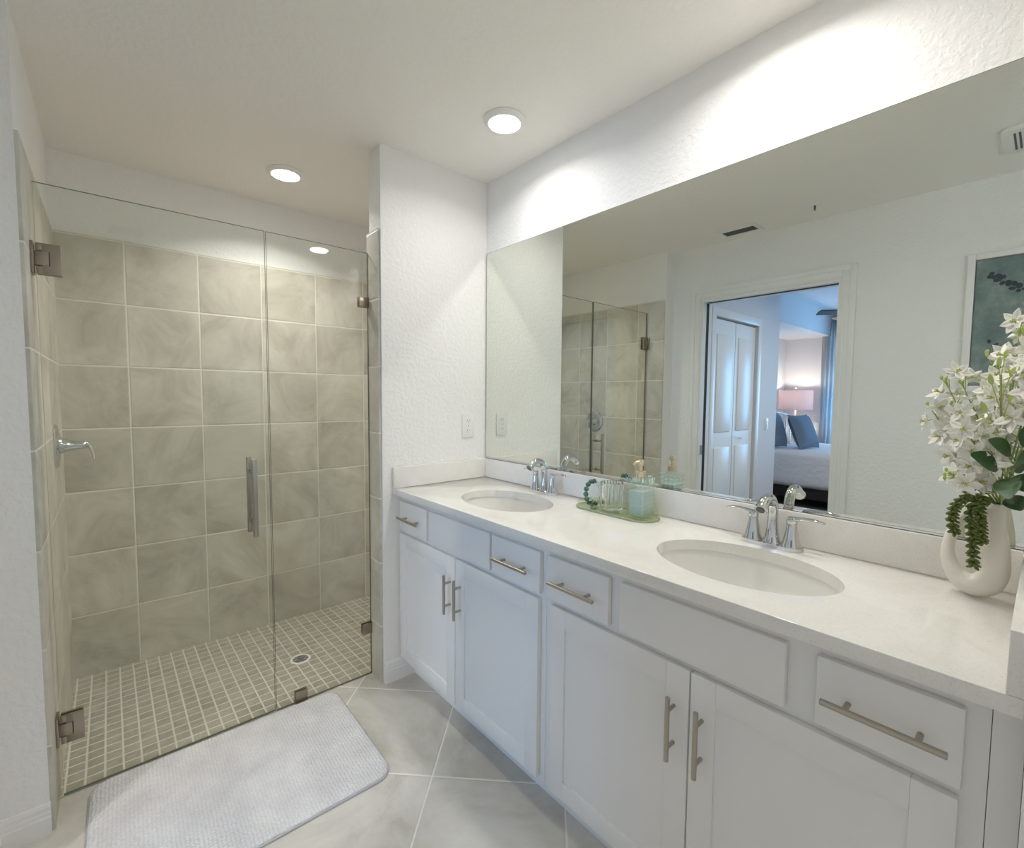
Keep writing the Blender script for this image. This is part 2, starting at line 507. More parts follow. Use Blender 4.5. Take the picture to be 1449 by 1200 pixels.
# windows: the bedroom's, and an unseen one added behind the right-hand wall for fill
def window(name, x0, x1, xg, y0, y1, z0, z1, ym):
    mb = MB()
    for a0, a1, b0, b1 in ((y0, y0 + .05, z0, z1), (y1 - .05, y1, z0, z1), (y0 + .05, y1 - .05, z0, z0 + .05), (y0 + .05, y1 - .05, z1 - .05, z1), (ym - .025, ym + .025, z0 + .05, z1 - .05)):
        mb.box(x0, x1, a0, a1, b0, b1, 0.003)
    w = struct(name, mb, M['trim'])
    struct('glass_pane', MB().box(xg - .003, xg + .003, y0 + .05, y1 - .05, z0 + .05, z1 - .05), M['window_glass'], w)
M['window_glass'] = thin_glass('window_glass', (0.98, 0.99, 0.99))
window('window_1', -7.26, -7.18, -7.22, -1.999, 0.299, 0.051, 2.349, -0.85)
window('added_window_2', 0.04, 0.10, 0.07, -3.199, -2.301, 1.151, 1.949, -2.75)  # added window, never in view, framing the rear fill light
# closet door
mb = MB()
mb.box(-3.395, -2.505, 0.0, 0.034, 0.012, 2.03, 0.002)
d1 = struct('door_1', mb, M['trim'])
for x0, x1 in ((-3.37, -2.96), (-2.94, -2.53)):
    for z0, z1 in ((1.02, 1.90), (0.13, 0.88)):
        for a0, a1 in (((x0 + 0.05), (x0 + x1) / 2 - 0.02), ((x0 + x1) / 2 + 0.02, x1 - 0.05)) if False else ((x0 + 0.055, x1 - 0.055),):
            q = MB().box(a0, a1, -0.010, 0.004, z0, z1, 0.009, 2)
            struct('door_panel', q, M['trim'], d1, True)
struct('leaf_joint', MB().box(-2.9515, -2.9485, -0.0012, 0.003, 0.012, 2.03), M['dark'], d1)
struct('knob', MB().lathe([(0.006, 0), (0.006, 0.012), (0.014, 0.018), (0.016, 0.026), (0.010, 0.033), (0.0, 0.034)], (-3.09, 0.0, 0.95), (0, -1, 0), 20), M['plastic'], d1, True)
mb = MB()
for x0, x1, z0, z1 in ((-2.50, -2.43, 0, 2.115), (-3.47, -3.40, 0, 2.115), (-3.40, -2.50, 2.045, 2.115)):
    mb.box(x0, x1, -0.034, -0.0205, z0, z1, 0.004)
struct('trim_3', mb, M['trim'], None, True)

# ------------------------------------------------------------------ downlights
t0 = thing('recessed_downlight', 'round white recessed ceiling light over the far sink', 'ceiling light', (DL[0][0], DL[0][1], H), 'recessed ceiling lights')
c0 = (DL[0][0], DL[0][1], H)
obj('trim_ring', MB().lathe([(0.0, -0.0004), (0.084, -0.0004), (0.084, -0.004), (0.080, -0.0065), (0.070, -0.0150), (0.0655, -0.0165), (0.0625, -0.0160), (0.0, -0.0150)], c0, n=56, caps=False), M['trim'], t0)
obj('lens', MB().lathe([(0.0, -0.0152), (0.062, -0.0155), (0.062, -0.0175), (0.045, -0.0195), (0.0, -0.0205)], c0, n=48, caps=False), M['lens'], t0)
def beam(parent, power, spread=164):
    bd = bpy.data.lights.new('downlight_beam', 'AREA'); bd.shape = 'DISK'; bd.size = 0.112
    bd.energy = power; bd.color = (1.0, 0.972, 0.938); bd.spread = math.radians(spread)
    q = bpy.data.objects.new('downlight_beam', bd); COL.objects.link(q); q.parent = parent; q.location = (0, 0, -0.0215)
td = dup(t0, (*DL[1], H), 'round white recessed ceiling light inside the shower')
te = dup(t0, (*DL[2], H), 'round white recessed ceiling light over the near sink, seen only in reflection')
th = dup(t0, (-3.3, -1.70, 2.66), 'added unseen ceiling light, brightening the bedroom beyond the doorway')  # added lamp, out of view, to brighten the closet wall and bed
for q, pw in ((te, BEAM), (th, 30.0)): beam(q, pw, 162)
beam(td, BEAM * 1.5, 132)
beam(t0, BEAM * 0.61, 154)

# ------------------------------------------------------------------ vanity cabinets
XF, XFR = -0.515, -0.497
HANDLE_GROUP = None
def pull(name, parent, c, axis, length, standoff=0.030, rad=0.0058):
    mb = MB()
    c = Vector(c); ax = Vector(axis)
    x = XF - standoff
    e = Vector((x, c.y, c.z))
    mb.tube([e - ax * length / 2, e - ax * (length / 2 - 0.001), e + ax * (length / 2 - 0.001), e + ax * length / 2], [rad * 0.85, rad, rad, rad * 0.85], 16)
    for s in (-1, 1):
        q = e + ax * s * length * 0.29
        mb.tube([q, q + Vector((standoff + 0.001, 0, 0))], rad * 0.82, 12)
    return obj(name, mb, M['nickel'], parent)

def shaker(y0, y1, z0, z1, w=0.058):
    mb = MB()
    mb.box(XF, XFR - 0.0005, y0, y0 + w, z0, z1, 0.0012)
    mb.box(XF, XFR - 0.0005, y1 - w, y1, z0, z1, 0.0012)
    mb.box(XF, XFR - 0.0005, y0 + w, y1 - w, z0, z0 + w, 0.0012)
    mb.box(XF, XFR - 0.0005, y0 + w, y1 - w, z1 - w, z1, 0.0012)
    mb.box(XF + 0.007, XFR - 0.0005, y0 + w - 0.003, y1 - w + 0.003, z0 + w - 0.003, z1 - w + 0.003)
    return mb

def cabinet(label, ya, yb, drawers, false, doors, handles):
    """ya > yb: far and near end"""
    t = thing('vanity_cabinet', label, 'cabinet', (-0.25, (ya + yb) / 2, 0), 'vanity cabinets')
    mb = MB()
    mb.box(XFR, XFR + 0.019, yb, ya, 0.10, 0.878, 0.001)
    for y in (ya - 0.016, yb):
        mb.box(XFR + 0.019, -0.004, y, y + 0.016, 0.10, 0.878)
    mb.box(XFR + 0.019, -0.004, yb + 0.016, ya - 0.016, 0.10, 0.118)
    mb.box(-0.012, -0.004, yb + 0.016, ya - 0.016, 0.118, 0.878)
    body = obj('cabinet_box', mb, M['cab'], t)
    # openings are closed by the fronts
    obj('toe_kick', MB().box(-0.435, -0.418, yb, ya, 0.0, 0.10), M['cab'], t)
    Z0, Z1 = 0.719, 0.852
    for y0, y1, hy in drawers:
        d = obj('drawer', MB().box(XF, XFR - 0.0005, y0, y1, Z0, Z1, 0.003, 2), M['cab'], t)
        pull('handle', d, (0, hy, 0.783), (0, 1, 0), 0.172)
    obj('false_front', MB().box(XF, XFR - 0.0005, false[0], false[1], Z0, Z1, 0.003, 2), M['cab'], t)
    for (y0, y1), hy in zip(doors, handles):
        d = obj('door', shaker(y0, y1, 0.113, 0.702), M['cab'], t)
        pull('handle', d, (0, hy, 0.557), (0, 0, 1), 0.156)
    return t
cabA = cabinet('white shaker vanity cabinet under the far sink, beside the end wall', -0.002, -0.9565,
               [(-0.258, -0.020, -0.137), (-0.942, -0.700, -0.822)], (-0.688, -0.275),
               [(-0.472, -0.018), (-0.936, -0.476)], [-0.441, -0.510])
cabB = cabinet('white shaker vanity cabinet under the near sink', -0.9575, -1.9195,
               [(-1.204, -0.973, -1.0895), (-1.892, -1.690, -1.791)], (-1.637, -1.240),
               [(-1.439, -0.990), (-1.890, -1.443)], [-1.403, -1.472])
obj('filler_strip', MB().box(XFR - 0.001, XFR + 0.018, -1.955, -1.9203, 0.0, 0.878, 0.001), M['cab'], cabB)

# ------------------------------------------------------------------ worktop, sinks
ZC, XC = 0.91, -0.541
SINKS = [(-0.293, -0.515), (-0.293, -1.452)]
SAX, SAY = 0.158, 0.222
top = thing('countertop', 'white quartz countertop with backsplash along the mirror wall', 'countertop', (-0.27, -0.975, 0.88))
slab = obj('slab', MB().box(XC, -0.0008, -1.952, -0.0008, 0.880, ZC, 0.0025, 2), M['quartz'], top)
cut(slab, [MB().lathe([(1, -0.1), (1, 0.1)], (x, y, ZC), n=72, ru=SAX, rv=SAY) for x, y in SINKS])
obj('backsplash', MB().box(-0.020, -0.0008, -1.932, -0.0205, ZC + 0.0002, 1.0065, 0.0015), M['quartz'], top)
obj('end_splash', MB().box(XC, -0.0008, -0.0202, -0.0008, ZC + 0.0002, 1.0065, 0.0015), M['quartz'], top)
obj('side_splash', MB().box(XC, -0.0008, -1.952, -1.9322, ZC + 0.0002, 1.0065, 0.0015), M['quartz'], top)

def make_sink(x, y, label):
    t = thing('sink_basin', label, 'sink', (x, y, 0.74), 'undermount oval sinks')
    prof_in = [(1.03, 0.1392), (1.0, 0.1385), (0.985, 0.125), (0.95, 0.085), (0.87, 0.045), (0.72, 0.018), (0.45, 0.004), (0.12, 0.0)]
    mb = MB()
    c = Vector((x, y, 0.740))
    rings = []
    for s, h in prof_in:
        rings.append([mb.bm.verts.new(c + Vector((math.cos(2 * PI * i / 72) * (SAX + 0.004) * s, math.sin(2 * PI * i / 72) * (SAY + 0.004) * s, h))) for i in range(72)])
    for s, h in reversed(prof_in):
        rings.append([mb.bm.verts.new(c + Vector((math.cos(2 * PI * i / 72) * (SAX + 0.016) * s, math.sin(2 * PI * i / 72) * (SAY + 0.016) * s, h - (0.008 if s < 1 else 0.0002)))) for i in range(72)])
    mb.skin(rings, caps=False, closed=True)
    obj('bowl', mb, M['porcelain'], t)
    obj('drain_flange', MB().lathe([(0.0, 0.004), (0.017, 0.004), (0.020, 0.001), (0.029, 0.003), (0.030, 0.0), (0.028, -0.004), (0, -0.004)], c, n=32, caps=False), M['chrome'], t)
    return t
make_sink(*SINKS[0], 'white oval undermount sink nearest the end wall')
make_sink(*SINKS[1], 'white oval undermount sink nearest the vase')

# ------------------------------------------------------------------ faucets
def make_faucet(cx, cyy, label):
    t = thing('faucet', label, 'faucet', (cx, cyy, ZC), 'chrome two-handle faucets')
    fr = (Vector((cx, cyy, ZC)), Vector((1, 0, 0)), Vector((0, 1, 0)), Vector((0, 0, 1)))
    mb = MB().poly(rounded(0.029, 0.082, 0.0285, 10), 0.0002, 0.011, fr, 0.003)
    obj('base_plate', mb, M['chrome'], t)
    pts, rad = [], []
    for z, rr in ((0.009, 0.026), (0.014, 0.0235), (0.030, 0.0185), (0.055, 0.0150), (0.080, 0.0142)):
        pts.append((cx + 0.004, cyy, ZC + z)); rad.append(rr)
    R_ = 0.044
    for k in range(0, 15):
        q = math.radians(180 - k * 9.3)
        pts.append((cx + 0.004 - R_ - R_ * math.cos(q), cyy, ZC + 0.098 + R_ * math.sin(q) * 1.02)); rad.append(0.0138 + 0.0008 * k / 14)
    lx, lz = pts[-1][0], pts[-1][2]
    tdir = (Vector(pts[-1]) - Vector(pts[-2])).normalized()
    tip = Vector(pts[-1])
    for dd, rr in ((0.012, 0.0150), (0.024, 0.0172), (0.0255, 0.0155)):
        pts.append(tuple(tip + tdir * dd)); rad.append(rr)
    sp = obj('spout', MB().tube(pts, rad, 22), M['chrome'], t)
    obj('aerator', MB().tube([tip + tdir * 0.0250, tip + tdir * 0.0268], 0.0115, 16), M['grey_plastic'], sp)
    for s in (-1, 1):
        hc = Vector((cx, cyy + s * 0.0515, ZC))
        ped = obj('handle_base', MB().lathe([(0.0265, 0.009), (0.0255, 0.014), (0.0215, 0.024), (0.0175, 0.042), (0.0140, 0.062), (0.0128, 0.072), (0.0140, 0.0735), (0.0140, 0.076), (0.0, 0.076)], hc, n=28, caps=False), M['chrome'], t)
        mb = MB()
        mb.lathe([(0.0125, 0.0755), (0.0140, 0.078), (0.0140, 0.088), (0.0110, 0.093), (0.0, 0.0945)], hc, n=24, caps=False)
        lp = [(0, 0.0, 0.086), (0, 0.012, 0.089), (0, 0.026, 0.093), (0, 0.042, 0.0945), (0, 0.060, 0.0935), (0, 0.074, 0.0905), (0, 0.080, 0.089)]
        lr = [0.0095, 0.0088, 0.0078, 0.0085, 0.0098, 0.0085, 0.0035]
        mb.tube([(hc.x, hc.y + s * q[1], hc.z + q[2]) for q in lp], lr, 16, flat=[0.9, 0.75, 0.55, 0.42, 0.36, 0.36, 0.5], up0=(0, 0, 1))
        obj('lever', mb, M['chrome'], ped)
    return t
make_faucet(-0.072, -0.510, 'chrome two-handle faucet behind the sink nearest the end wall')
make_faucet(-0.072, -1.4455, 'chrome two-handle faucet behind the sink nearest the vase')

# ------------------------------------------------------------------ mirror
ZM0, ZM1 = 1.0085, 2.0676
t = thing('wall_mirror', 'large frameless wall mirror above the countertop', 'mirror', (-0.003, -0.975, ZM0))
obj('mirror_glass', MB().box(-0.0062, -0.0058, -1.943, -0.010, ZM0 + 0.001, ZM1 - 0.001), M['mirror'], t, False)
obj('backing', MB().box(-0.0057, -0.0008, -1.9445, -0.0085, ZM0, ZM1), M['mirror_edge'], t, False)
mb = MB()
mb.box(-0.0090, -0.0006, -1.9445, -0.0085, ZM0 - 0.0012, ZM0 - 0.0002)
mb.box(-0.0090, -0.0076, -1.9445, -0.0085, ZM0 - 0.0012, ZM0 + 0.005)
obj('bottom_channel', mb, M['chrome'], t, False)
obj('top_edge', MB().box(-0.0060, -0.0006, -1.9445, -0.0085, ZM1 + 0.0002, ZM1 + 0.0022), M['trim'], t, False)

def sheet(name, x0, x1, z0, z1, parent):
    o = obj(name, MB().box(x0, x1, YG - GT / 2, YG + GT / 2, z0, z1), M['glass'], parent, False)
    o.data.materials.append(M['glass_edge'])
    for f in o.data.polygons:
        if abs(f.normal.y) < 0.5: f.material_index = 1
    return o

# ------------------------------------------------------------------ shower enclosure
YG, GT, GH = 0.118, 0.010, 1.9788
XS = -1.0192
def clip(name, parent, x0, x1, z0, z1):
    mb = MB()
    for s in (-1, 1):
        mb.box(x0, x1, YG + s * 0.0052, YG + s * 0.0125, z0, z1, 0.0012)
    return obj(name, mb, M['hinge'], parent)
t = thing('fixed_screen', 'fixed clear glass shower panel beside the end wall', 'shower panel', ((XS + XE) / 2, YG, 0.002))
sheet('glass_sheet', XS + 0.002, XE - 0.0115, 0.003, GH, t)
clip('wall_clip', t, -0.642, -0.597, 1.733, 1.778)
clip('wall_clip', t, -0.642, -0.597, 0.205, 0.255)
clip('floor_clip', t, -0.944, -0.894, 0.0015, 0.052)
t = thing('shower_door', 'hinged clear glass shower door with a vertical bar handle', 'shower door', ((XS + XL) / 2, YG, 0.006))
sheet('glass_sheet', XL + 0.010, XS - 0.003, 0.006, GH, t)
for z0, z1 in ((1.700, 1.795), (0.185, 0.280)):
    mb = MB()
    for s in (-1, 1):
        # plate on the glass with a notch for the knuckle
        mb.box(-1.650, -1.608, YG + s * 0.0052, YG + s * 0.0130, z0, z1, 0.001)
        mb.box(-1.664, -1.650, YG + s * 0.0052, YG + s * 0.0130, z1 - 0.024, z1, 0.001)
        mb.box(-1.664, -1.650, YG + s * 0.0052, YG + s * 0.0130, z0, z0 + 0.024, 0.001)
    h = obj('hinge', mb, M['hinge'], t)
    mb = MB()
    mb.box(-1.6685, -1.636, YG - 0.0155, YG - 0.0132, z0 + 0.027, z1 - 0.027, 0.001)
    mb.box(-1.6685, -1.652, YG - 0.012, YG + 0.012, z0 + 0.026, z1 - 0.026, 0.001)
    mb.box(-1.6752, -1.6680, YG - 0.028, YG + 0.028, z0, z1, 0.001)
    obj('wall_plate', mb, M['hinge'], h)
    obj('pivot_gap', MB().box(-1.6355, -1.6335, YG - 0.0140, YG - 0.0128, z0 + 0.026, z1 - 0.026), M['dark'], h, False)
hx = -1.088
for s in (-1, 1):
    mb = MB()
    yy = YG + s * 0.048
    mb.tube([(hx, yy, 0.772), (hx, yy, 0.774), (hx, yy, 1.078), (hx, yy, 1.08)], [0.0085, 0.0095, 0.0095, 0.0085], 20)
    for z in (0.825, 1.027):
        mb.tube([(hx, yy, z), (hx, YG + s * 0.0048, z)], 0.0068, 14)
        mb.tube([(hx, YG + s * 0.0095, z), (hx, YG + s * 0.0048, z)], 0.0095, 14)
    obj('handle', mb, M['nickel'], t)

# shower valve
VC = Vector((XL, 0.613, 1.123))
t = thing('shower_valve', 'chrome shower valve with curved lever on the left tiled wall', 'shower valve', VC)
obj('escutcheon', MB().lathe([(0.087, 0.0005), (0.087, 0.004), (0.080, 0.009), (0.055, 0.013), (0.030, 0.014), (0.0, 0.014)], VC, (1, 0, 0), 48, caps=False), M['chrome'], t)
mb = MB()
mb.lathe([(0.034, 0.012), (0.030, 0.020), (0.022, 0.045), (0.016, 0.072), (0.0155, 0.086), (0.012, 0.092), (0, 0.092)], VC, (1, 0, 0), 28, caps=False)
lv = obj('handle_hub', mb, M['chrome'], t)
mb = MB()
mb.tube([VC + Vector(q) for q in ((0.080, 0, 0.002), (0.092, 0, 0.004), (0.102, -0.002, -0.006), (0.108, -0.004, -0.024), (0.112, -0.006, -0.044), (0.113, -0.006, -0.058), (0.113, -0.006, -0.061))],
        [0.010, 0.011, 0.011, 0.0105, 0.0115, 0.0110, 0.006], 14, flat=[1, 1, 0.8, 0.6, 0.5, 0.5, 0.5], up0=(0, 0, 1))
obj('lever', mb, M['chrome'], lv)

# shower drain: lies on the sloping mosaic
dc = Vector((-0.815, 0.478, -0.0118))
t = thing('shower_drain', 'round dark metal drain in the shower floor', 'drain', dc)
sl = math.atan(-0.031 / 0.938)
nz = Vector((0, -math.sin(sl), math.cos(sl)))
obj('rim', MB().lathe([(0.037, 0.0008), (0.038, 0.0038), (0.046, 0.0034), (0.048, 0.0008)], dc, nz, 44, caps=False), M['plastic'], t)
obj('grate', MB().lathe([(0.0, 0.0018), (0.0375, 0.0018), (0.0375, 0.0006), (0, 0.0006)], dc, nz, 44, caps=False), M['grey_plastic'], t)
mb = MB()
for k in range(10):
    q = 2 * PI * k / 10
    u = Vector((math.cos(q), math.sin(q), math.sin(q) * math.tan(sl)))
    mb.tube([dc + nz * 0.0026 + u * 0.018, dc + nz * 0.0026 + u * 0.034], 0.0022, 8)
mb.lathe([(0.014, 0.0018), (0.014, 0.003), (0.018, 0.003), (0.018, 0.0018)], dc, nz, 28, caps=False)
obj('grille_bars', mb, M['nickel'], t)

# ------------------------------------------------------------------ outlet
t = thing('wall_outlet', 'white double wall outlet on the end wall beside the mirror', 'outlet', (-0.118, 0, 1.181))
obj('cover_plate', MB().box(-0.156, -0.080, -0.0065, -0.0005, 1.121, 1.241, 0.002), M['plastic'], t)
for zc in (1.206, 1.156):
    fr = (Vector((-0.118, -0.0065, zc)), Vector((1, 0, 0)), Vector((0, 0, 1)), Vector((0, -1, 0)))
    s = obj('socket', MB().poly(rounded(0.0165, 0.014, 0.009, 6), -0.0005, 0.0012, fr), M['plastic'], t)
    mb = MB()
    mb.box(-0.1255, -0.1235, -0.0080, -0.0076, zc - 0.002, zc + 0.007); mb.box(-0.1125, -0.1105, -0.0080, -0.0076, zc - 0.001, zc + 0.006)
    mb.lathe([(0, 0.0011), (0.0022, 0.0011), (0.0022, 0.0015), (0, 0.0015)], (-0.118, -0.0065, zc - 0.007), (0, -1, 0), 12, caps=False)
    obj('slots', mb, M['grey_plastic'], s, False)
obj('screw', MB().lathe([(0.003, 0.0), (0.003, 0.001), (0, 0.0012)], (-0.118, -0.0065, 1.181), (0, -1, 0), 12), M['nickel'], t)

# ------------------------------------------------------------------ bath mat
m = mat('grey_chenille', (0.60, 0.60, 0.615), 0.95)
b = m.node_tree.nodes['Principled BSDF']
tc = N(m, 'ShaderNodeTexCoord')
vo = N(m, 'ShaderNodeTexVoronoi'); vo.inputs['Scale'].default_value = 95; vo.inputs['Randomness'].default_value = 0.35; L(m, tc.outputs['Object'], vo.inputs['Vector'])
nz2 = N(m, 'ShaderNodeTexNoise'); nz2.inputs['Scale'].default_value = 9; nz2.inputs['Detail'].default_value = 5; L(m, tc.outputs['Object'], nz2.inputs['Vector'])
c1 = ramp(m, vo.outputs['Distance'], [(0.0, (0.90, 0.89, 0.89)), (0.55, (0.78, 0.77, 0.775))])
c2 = ramp(m, nz2.outputs['Fac'], [(0.3, (0.88, 0.88, 0.89)), (0.7, (1.05, 1.05, 1.05))])
L(m, mixc(m, 1.0, c1, c2, 'MULTIPLY'), b.inputs['Base Color'])
bp = N(m, 'ShaderNodeBump'); bp.inputs['Distance'].default_value = 0.006; bp.inputs['Strength'].default_value = 1.0
hh = mathn(m, 'SUBTRACT', 1.0, vo.outputs['Distance'])
L(m, hh, bp.inputs['Height']); L(m, bp.outputs[0], b.inputs['Normal'])
M['mat'] = m
t = thing('bath_mat', 'light grey textured bath mat on the floor in front of the shower', 'bath mat', (-1.196, -0.199, 0.0))
HW, HH, RC = 0.408, 0.298, 0.06
mb = MB()
ol = rounded(HW, HH, RC, 10)
rings = []
for inset, z in ((0.004, 0.001), (0.0, 0.004), (0.001, 0.009), (0.006, 0.0125), (0.02, 0.0135)):
    rr = rounded(HW - inset, HH - inset, max(RC - inset, 0.01), 10)
    rings.append([mb.bm.verts.new((-1.196 + x, -0.199 + y, z)) for x, y in rr])
mb.skin(rings)
obj('pile', mb, M['mat'], t)
mb = MB()
rr = rounded(HW + 0.001, HH + 0.001, RC, 10)
mb.tube([(-1.196 + x, -0.199 + y, 0.0035) for x, y in rr], 0.0032, 8, closed=True)
obj('binding', mb, mat('grey_binding', (0.50, 0.50, 0.52), 0.9, bump=(300, 0.001)), t)
t.rotation_euler = (0, 0, math.radians(-1.0))

# ------------------------------------------------------------------ tray set
GREEN = (0.80, 0.90, 0.80)
M['green_glass'] = thin_glass('green_glass', (0.80, 0.86, 0.76))
M['pale_glass'] = thin_glass('pale_green_glass', (0.935, 0.965, 0.94))
TC = Vector((-0.108, -0.925, ZC + 0.0004))
frT = (TC, Vector((0, 1, 0)), Vector((1, 0, 0)), Vector((0, 0, 1)))
M['tray_glass'] = thin_glass('green_tray_glass', (0.905, 0.93, 0.84))
M['tray_rim'] = mat('green_glass_rim', (0.50, 0.58, 0.38), 0.06, trans=0.35)
TW, TD = 0.168, 0.062
t = thing('vanity_tray', 'oblong green glass tray on the countertop between the two sinks', 'tray', TC)
mb = MB()
rings = []
for ins, z in ((0.004, 0.0), (0.0, 0.003), (0.0, 0.024), (0.0012, 0.0255), (0.0045, 0.0255), (0.0055, 0.024), (0.0055, 0.008), (0.010, 0.006)):
    rr = rounded(TW - ins, TD - ins, TD - ins - 0.0005, 16)
    rings.append([mb.bm.verts.new(TC + Vector((y, x, z))) for x, y in rr])
mb.skin(rings)
obj('dish', mb, M['tray_glass'], t)
obj('base_rim', MB().tube([TC + Vector((y, x, 0.0035)) for x, y in rounded(TW + 0.001, TD + 0.001, TD, 16)], 0.0026, 10, closed=True), M['tray_rim'], t)
ZTR = ZC + 0.0068

# tumbler: fluted glass
M['clear_glass'] = mat('pale_green_clear_glass', (0.95, 0.98, 0.955), 0.02, trans=1.0, ior=1.45)
M['dark_green_glass'] = mat('bottle_green_glass', (0.13, 0.30, 0.20), 0.05, trans=0.5, ior=1.5)
def fluted(c, prof, n, amp, lobes):
    mb = MB(); rings = []
    for rr, h, k in prof:
        rings.append([mb.bm.verts.new(Vector(c) + Vector((math.cos(q) * (rr + k * amp * abs(math.cos(lobes * q / 2))), math.sin(q) * (rr + k * amp * abs(math.cos(lobes * q / 2))), h))) for q in [2 * PI * i / n for i in range(n)]])
    return mb.skin(rings)
tc_ = (-0.110, -0.905, ZTR)
t = thing('glass_tumbler', 'clear fluted glass tumbler on the green tray', 'tumbler', tc_)
obj('cup', fluted(tc_, [(0.030, 0.0005, 0.2), (0.036, 0.003, 1), (0.0385, 0.06, 1), (0.040, 0.102, 1), (0.0395, 0.1035, 0.4), (0.0365, 0.1035, 0), (0.0345, 0.06, 0), (0.032, 0.011, 0), (0.02, 0.009, 0)], 120, 0.004, 20), M['clear_glass'], t)
# scalloped dish standing on its edge beside the tumbler
dcx = Vector((-0.110, -0.829, ZTR + 0.0505))
ax = Vector((0.0, -1.0, 0.10)).normalized()
mb = MB(); rings = []
u = Vector((1, 0, 0)); w = ax.cross(u)
for rr, h, k in ((0.018, 0.006, 0), (0.030, 0.004, 0.5), (0.040, -0.001, 1), (0.044, -0.006, 1), (0.045, -0.010, 1), (0.041, -0.011, 1), (0.036, -0.006, 1), (0.026, -0.001, 0.5), (0.015, 0.0, 0)):
    rings.append([mb.bm.verts.new(dcx + ax * h + (u * math.cos(q) + w * math.sin(q)) * (rr + k * 0.004 * abs(math.cos(7 * q)))) for q in [2 * PI * i / 112 for i in range(112)]])
mb.skin(rings)
t = thing('soap_dish', 'scalloped green glass dish standing on edge at the end of the tray', 'soap dish', (dcx.x, dcx.y, ZTR))
obj('shell', mb, M['clear_glass'], t)
mb = MB()
for k in range(14):
    q = 2 * PI * (k + 0.0) / 14
    if math.cos(q) > 0.3: continue
    mb.ball(dcx + ax * -0.0105 + (u * math.cos(q) + w * math.sin(q)) * 0.0440, 0.0098, n=10)
obj('beaded_rim', mb, M['dark_green_glass'], t)

# soap dispenser
dp = Vector((-0.108, -1.028, ZTR))
t = thing('soap_dispenser', 'square textured glass soap dispenser with a gold pump on the tray', 'soap dispenser', dp)
M['disp_glass'] = thin_glass('textured_dispenser_glass', (0.945, 0.970, 0.948))
mb = MB(); rings = []
frD = rounded(0.036, 0.036, 0.008, 5)
def sq(hw, z, rad=0.008): return [mb.bm.verts.new(dp + Vector((x, y, z))) for x, y in rounded(hw, hw, rad, 5)]
mb.skin([sq(0.034, 0.0006), sq(0.037, 0.004), sq(0.037, 0.134), sq(0.034, 0.139), sq(0.016, 0.1405, 0.0159)])
# raised blocks on the faces
for f in range(4):
    q = f * PI / 2
    nrm = Vector((round(math.cos(q)), round(math.sin(q)), 0)); tv = Vector((-nrm.y, nrm.x, 0))
    for i in range(4):
        for j in range(8):
            c = dp + nrm * 0.0368 + tv * (-0.0255 + 0.017 * i) + Vector((0, 0, 0.014 + 0.0155 * j))
            rot = nrm.to_track_quat('Z', 'Y')
            Mx = Matrix.Translation(c) @ rot.to_matrix().to_4x4() @ Matrix.Diagonal((0.0076, 0.0070, 0.0052, 1))
            bmesh.ops.create_icosphere(mb.bm, subdivisions=1, radius=1, matrix=Mx)
obj('bottle', mb, M['disp_glass'], t)
mb = MB()
mb.skin([sq(0.0295, 0.0055), sq(0.0305, 0.008), sq(0.0305, 0.092), sq(0.0295, 0.0925)])
obj('soap', mb, mat('pale_blue_soap', (0.52, 0.60, 0.61), 0.25), t)
mb = MB()
mb.lathe([(0.0, 0.1405), (0.017, 0.1405), (0.017, 0.160), (0.0155, 0.161), (0.006, 0.162), (0.006, 0.182), (0.0, 0.182)], dp, n=24, caps=False)
pm = obj('pump_collar', mb, M['gold'], t)
mb = MB()
mb.lathe([(0.0, 0.180), (0.010, 0.180), (0.0105, 0.186), (0.0105, 0.196), (0.008, 0.2), (0.0, 0.2)], dp, n=20, caps=False)
mb.tube([dp + Vector(q) for q in ((0, 0, 0.193), (-0.012, 0.006, 0.193), (-0.022, 0.011, 0.189), (-0.026, 0.013, 0.181))], [0.006, 0.0055, 0.005, 0.0042], 12)
obj('nozzle', mb, M['gold'], pm)

# ------------------------------------------------------------------ vase
VX = -0.100
M['ceramic'] = mat('matte_cream_ceramic', (0.78, 0.74, 0.67), 0.75, bump=(160, 0.0012, 0.8))
def vp(s, z, d=0.0):
    """point in the vase's own upright plane: s to the right, z up, d towards the room"""
    return Vector((VX - d, -1.862 - s, ZC + z))
loop = [(0.002, 0.0235, 0.0230), (-0.017, 0.0300, 0.0205), (-0.032, 0.0500, 0.0165), (-0.0415, 0.0800, 0.0130), (-0.0410, 0.1100, 0.0112), (-0.0345, 0.1380, 0.0102), (-0.0225, 0.1640, 0.0098), (-0.006, 0.1830, 0.0098), (0.012, 0.1900, 0.0105),
        (0.027, 0.1780, 0.0130), (0.031, 0.1500, 0.0165), (0.0330, 0.1200, 0.0195), (0.0340, 0.0900, 0.0215), (0.033, 0.0600, 0.0230), (0.021, 0.0330, 0.0260)]
def smooth_closed(P, k):
    out = []
    n = len(P)
    for i in range(n):
        p0, p1, p2, p3 = (Vector(P[(i + j) % n]) for j in (-1, 0, 1, 2))
        for q in range(k):
            s = q / k
            out.append(0.5 * ((2 * p1) + (p2 - p0) * s + (2 * p0 - 5 * p1 + 4 * p2 - p3) * s * s + (3 * p1 - p0 - 3 * p2 + p3) * s ** 3))
    return out
LP = smooth_closed(loop, 4)
t = thing('vase', 'matte cream ring-shaped ceramic vase at the near end of the countertop', 'vase', (VX, -1.862, ZC))
mb = MB()
mb.tube([vp(q[0], q[1]) for q in LP], [q[2] for q in LP], 20, closed=True, up0=(1, 0, 0))
mb.tube([vp(0.030, 0.165), vp(0.031, 0.180), vp(0.0315, 0.196), vp(0.0315, 0.208)], [0.0145, 0.0132, 0.0122, 0.0135], 20, up0=(1, 0, 0))
body = obj('body', mb, M['ceramic'], t)
